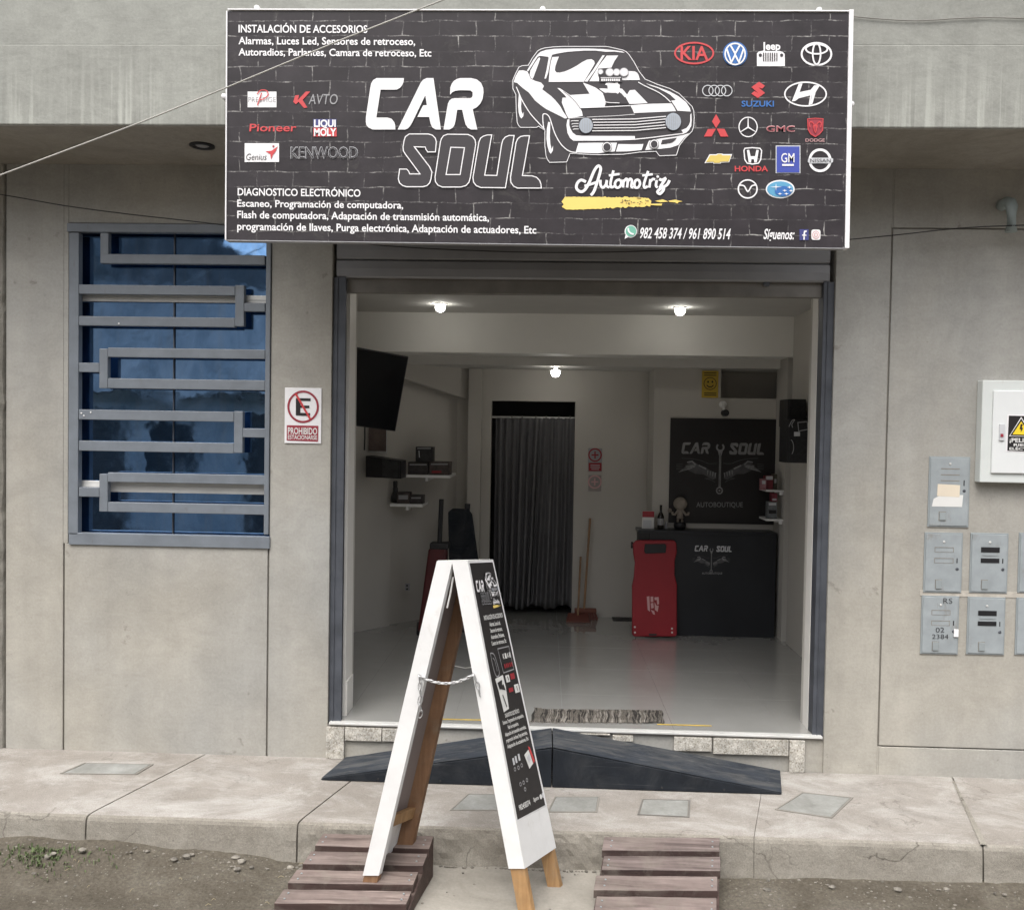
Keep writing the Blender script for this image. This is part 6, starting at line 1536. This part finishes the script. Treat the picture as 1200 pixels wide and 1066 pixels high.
for (a0, a1) in (((513, 842), (564, 843.2)), ((770, 848.2), (834, 850))):
    p, q = G(*a0, FZ + .002), G(*a1, FZ + .002); n_ = 14
    for k in range(n_):
        t0, t1 = k / n_, (k + 1) / n_; w0 = .008 + .003 * noise.noise((t0 * 9, a0[0], 0)); w1 = .008 + .003 * noise.noise((t1 * 9, a0[0], 0))
        A, B = p.lerp(q, t0), p.lerp(q, t1)
        mb.add([(A.x, A.y - w0, FZ + .002), (B.x, B.y - w1, FZ + .002), (B.x, B.y + w1, FZ + .002), (A.x, A.y + w0, FZ + .002)], [(0, 1, 2, 3)])
tag(mb.build('floor_tape', yt, fix=False), 'worn yellow tape line on the shop floor behind the threshold', 'tape')

# ------------------------------------------------------------------ across the street: what the blue glass mirrors and what shades the shop
oh = empty('opposite_house', (0, -10.5, -.2), 'low tiled house across the street, mirrored in the blue window, with taller blocks added to shade the shop', 'house')
ow = concrete('opposite_wall', (.62, .62, .62, 1), (.72, .72, .71, 1), (.78, .77, .75, 1), .8, pit=0)
bx('wall', ow, oh, -12, 12, -14.5, -10.8, -.3, 2.5)
for x, w in ((-8.5, 1.0), (-5.3, 1.0), (-2.9, 1.1), (1.2, 1.0), (4.0, 1.6)):
    d = bx('door', P('door_paint', (.10, .09, .085), .5), oh, x, x + w, -10.84, -10.795, -.2, 2.0, .01)
for x in (-7.2, -4.1, -1.0, 6.6): bx('window', P('window_dark', (.06, .07, .08), .2), oh, x, x + 1.0, -10.83, -10.79, .9, 1.9, .01)
rt = P('clay_roof', (.20, .19, .18), .85, vary=.4, vs=4, bmp=.6, bs=8)
mb = MB(); nx_ = 140
for i in range(nx_ + 1):
    x = -12 + 24 * i / nx_
    for j in range(7):
        v = j / 6; mb.v.append((x, -10.3 - 3.2 * v, 2.35 + 2.4 * v + .035 * math.sin(i * 1.9) - .02 * (j % 2)))
for i in range(nx_):
    for j in range(6): k = i * 7 + j; mb.f.append((k, k + 7, k + 8, k + 1)); mb.m.append(0)
o_ = mb.build('tiled_roof', rt, oh); so = o_.modifiers.new('t', 'SOLIDIFY'); so.thickness = .08
bx('sky_screen_block', P('brick_block', (.17, .13, .11), .9, vary=.3, vs=3), oh, -3.4, 12, -17, -13.6, -.2, 7.2)  # unseen taller block, added to keep low sky light out of the shop
MB().prism([(-9.2, 0), (-9.2, 6.3), (-8.3, 6.5), (-3.5, 3.9), (-3.5, 0)], -17, -13.7).build('gable', P('gable_render', (.20, .19, .18), .9, vary=.3, vs=2), oh)
bx('sky_screen_block', P('side_block', (.25, .24, .22), .9, vary=.3, vs=3), oh, -16, -10.2, -17, -13.6, -.2, 6.4)

# ------------------------------------------------------------------ loose stones, weeds
st = MB(); rs = random.Random(11)
def stone(x, y, z, r):
    n = 7; vs = []; ph = rs.uniform(0, 6)
    for h, k in ((-.4, .75), (.25, 1.0), (.62, .6)):
        for i in range(n): a_ = ph + i * 2 * math.pi / n; rr = r * k * rs.uniform(.75, 1.2); vs.append((x + rr * math.cos(a_), y + rr * math.sin(a_) * .8, z + r * h * rs.uniform(.8, 1.1) * .8))
    vs.append((x, y, z + r * .62)); fs = [(i, (i + 1) % n, n + (i + 1) % n, n + i) for i in range(n)] + [(n + i, n + (i + 1) % n, 2 * n + (i + 1) % n, 2 * n + i) for i in range(n)] + [(2 * n + i, 2 * n + (i + 1) % n, 3 * n) for i in range(n)]
    st.add(vs, fs)
for _ in range(1300):
    x = rs.uniform(-2.6, 2.6); y = -.825 - abs(rs.gauss(0, .16)) if rs.random() < .5 else rs.uniform(-1.5, -.82)
    if -.62 < x < .36 and y < -.84 and rs.random() < .93: continue
    r = min(.016, .0014 + abs(rs.gauss(0, .0030)))
    z = gheight(x, y) if not (-.62 < x < .36) else -.166
    st.v and None; stone(x, y, z, r)
for x in [rs.uniform(-2.4, 2.4) for _ in range(70)]: stone(x, -.835 - abs(rs.gauss(0, .05)), gheight(x, -.84) + .001, .004 + .016 * rs.random() ** 2.5) if not (-.62 < x < .36) else None
for x in [rs.uniform(-.62, .36) for _ in range(40)]: stone(x, -.832, -.165, rs.uniform(.005, .014))
tag(st.build('gravel', M['pebble'], fix=False), 'scattered pale gravel and small stones on the dirt along the kerb', kind='stuff')
for px, py, r, lab in ((57, 1003, .022, 'pale flat stone among the weeds at the left end of the kerb'), (815, 0, 0, None), (808, 0, 0, None)):
    if lab:
        st = MB(); q = G(px, py, -.13); stone(q.x, q.y, gheight(q.x, q.y) + .006, r); tag(st.build('stone', M['pebble']), lab, 'stone')
st = MB(); q = G(283, 1012, -.16); stone(q.x, q.y, gheight(q.x, q.y) + .006, .022); tag(st.build('stone', M['pebble']), 'pale stone on the dirt beside the left plank ramp', 'stone')
wd_ = MB()
for _ in range(230):
    px = rs.gauss(52, 26) if rs.random() < .8 else rs.uniform(0, 140); py = 996 + abs(rs.gauss(0, 9)); q = G(px, py, -.13); x, y = q.x, min(q.y, -.828); z = gheight(x, y)
    h = rs.uniform(.006, .026); a_ = rs.uniform(0, 6.28); l = rs.uniform(.004, .018); w = rs.uniform(.0012, .0035)
    dx, dy = math.cos(a_) * l, math.sin(a_) * l; px_, py_ = -math.sin(a_) * w, math.cos(a_) * w
    wd_.add([(x - px_, y - py_, z), (x + px_, y + py_, z), (x + dx * .6 + px_ * 1.5, y + dy * .6 + py_ * 1.5, z + h), (x + dx * .6 - px_ * 1.5, y + dy * .6 - py_ * 1.5, z + h), (x + dx * 1.4, y + dy * 1.4, z + h * .8)], [(0, 1, 2, 3), (3, 2, 4)])
tag(wd_.build('weeds', M['weed'], fix=False), 'low green weeds growing at the foot of the kerb on the left', kind='stuff')
tw = MB()
for _ in range(26):
    px, py = rs.uniform(30, 640), rs.uniform(1000, 1060)
    if 480 < px: continue
    q = G(px, py, -.16); z = gheight(q.x, q.y) + .003; a_ = rs.uniform(0, 6.28); l = rs.uniform(.01, .03)
    tw.tube([(q.x, q.y, z), (q.x + math.cos(a_) * l * .5, q.y + math.sin(a_) * l * .5, z + .006), (q.x + math.cos(a_) * l, q.y + math.sin(a_) * l, z)], .0009, 4)
tag(tw.build('straw', P('dry_straw', (.36, .30, .18), .9)), 'bits of dry straw lying on the dirt', kind='stuff')
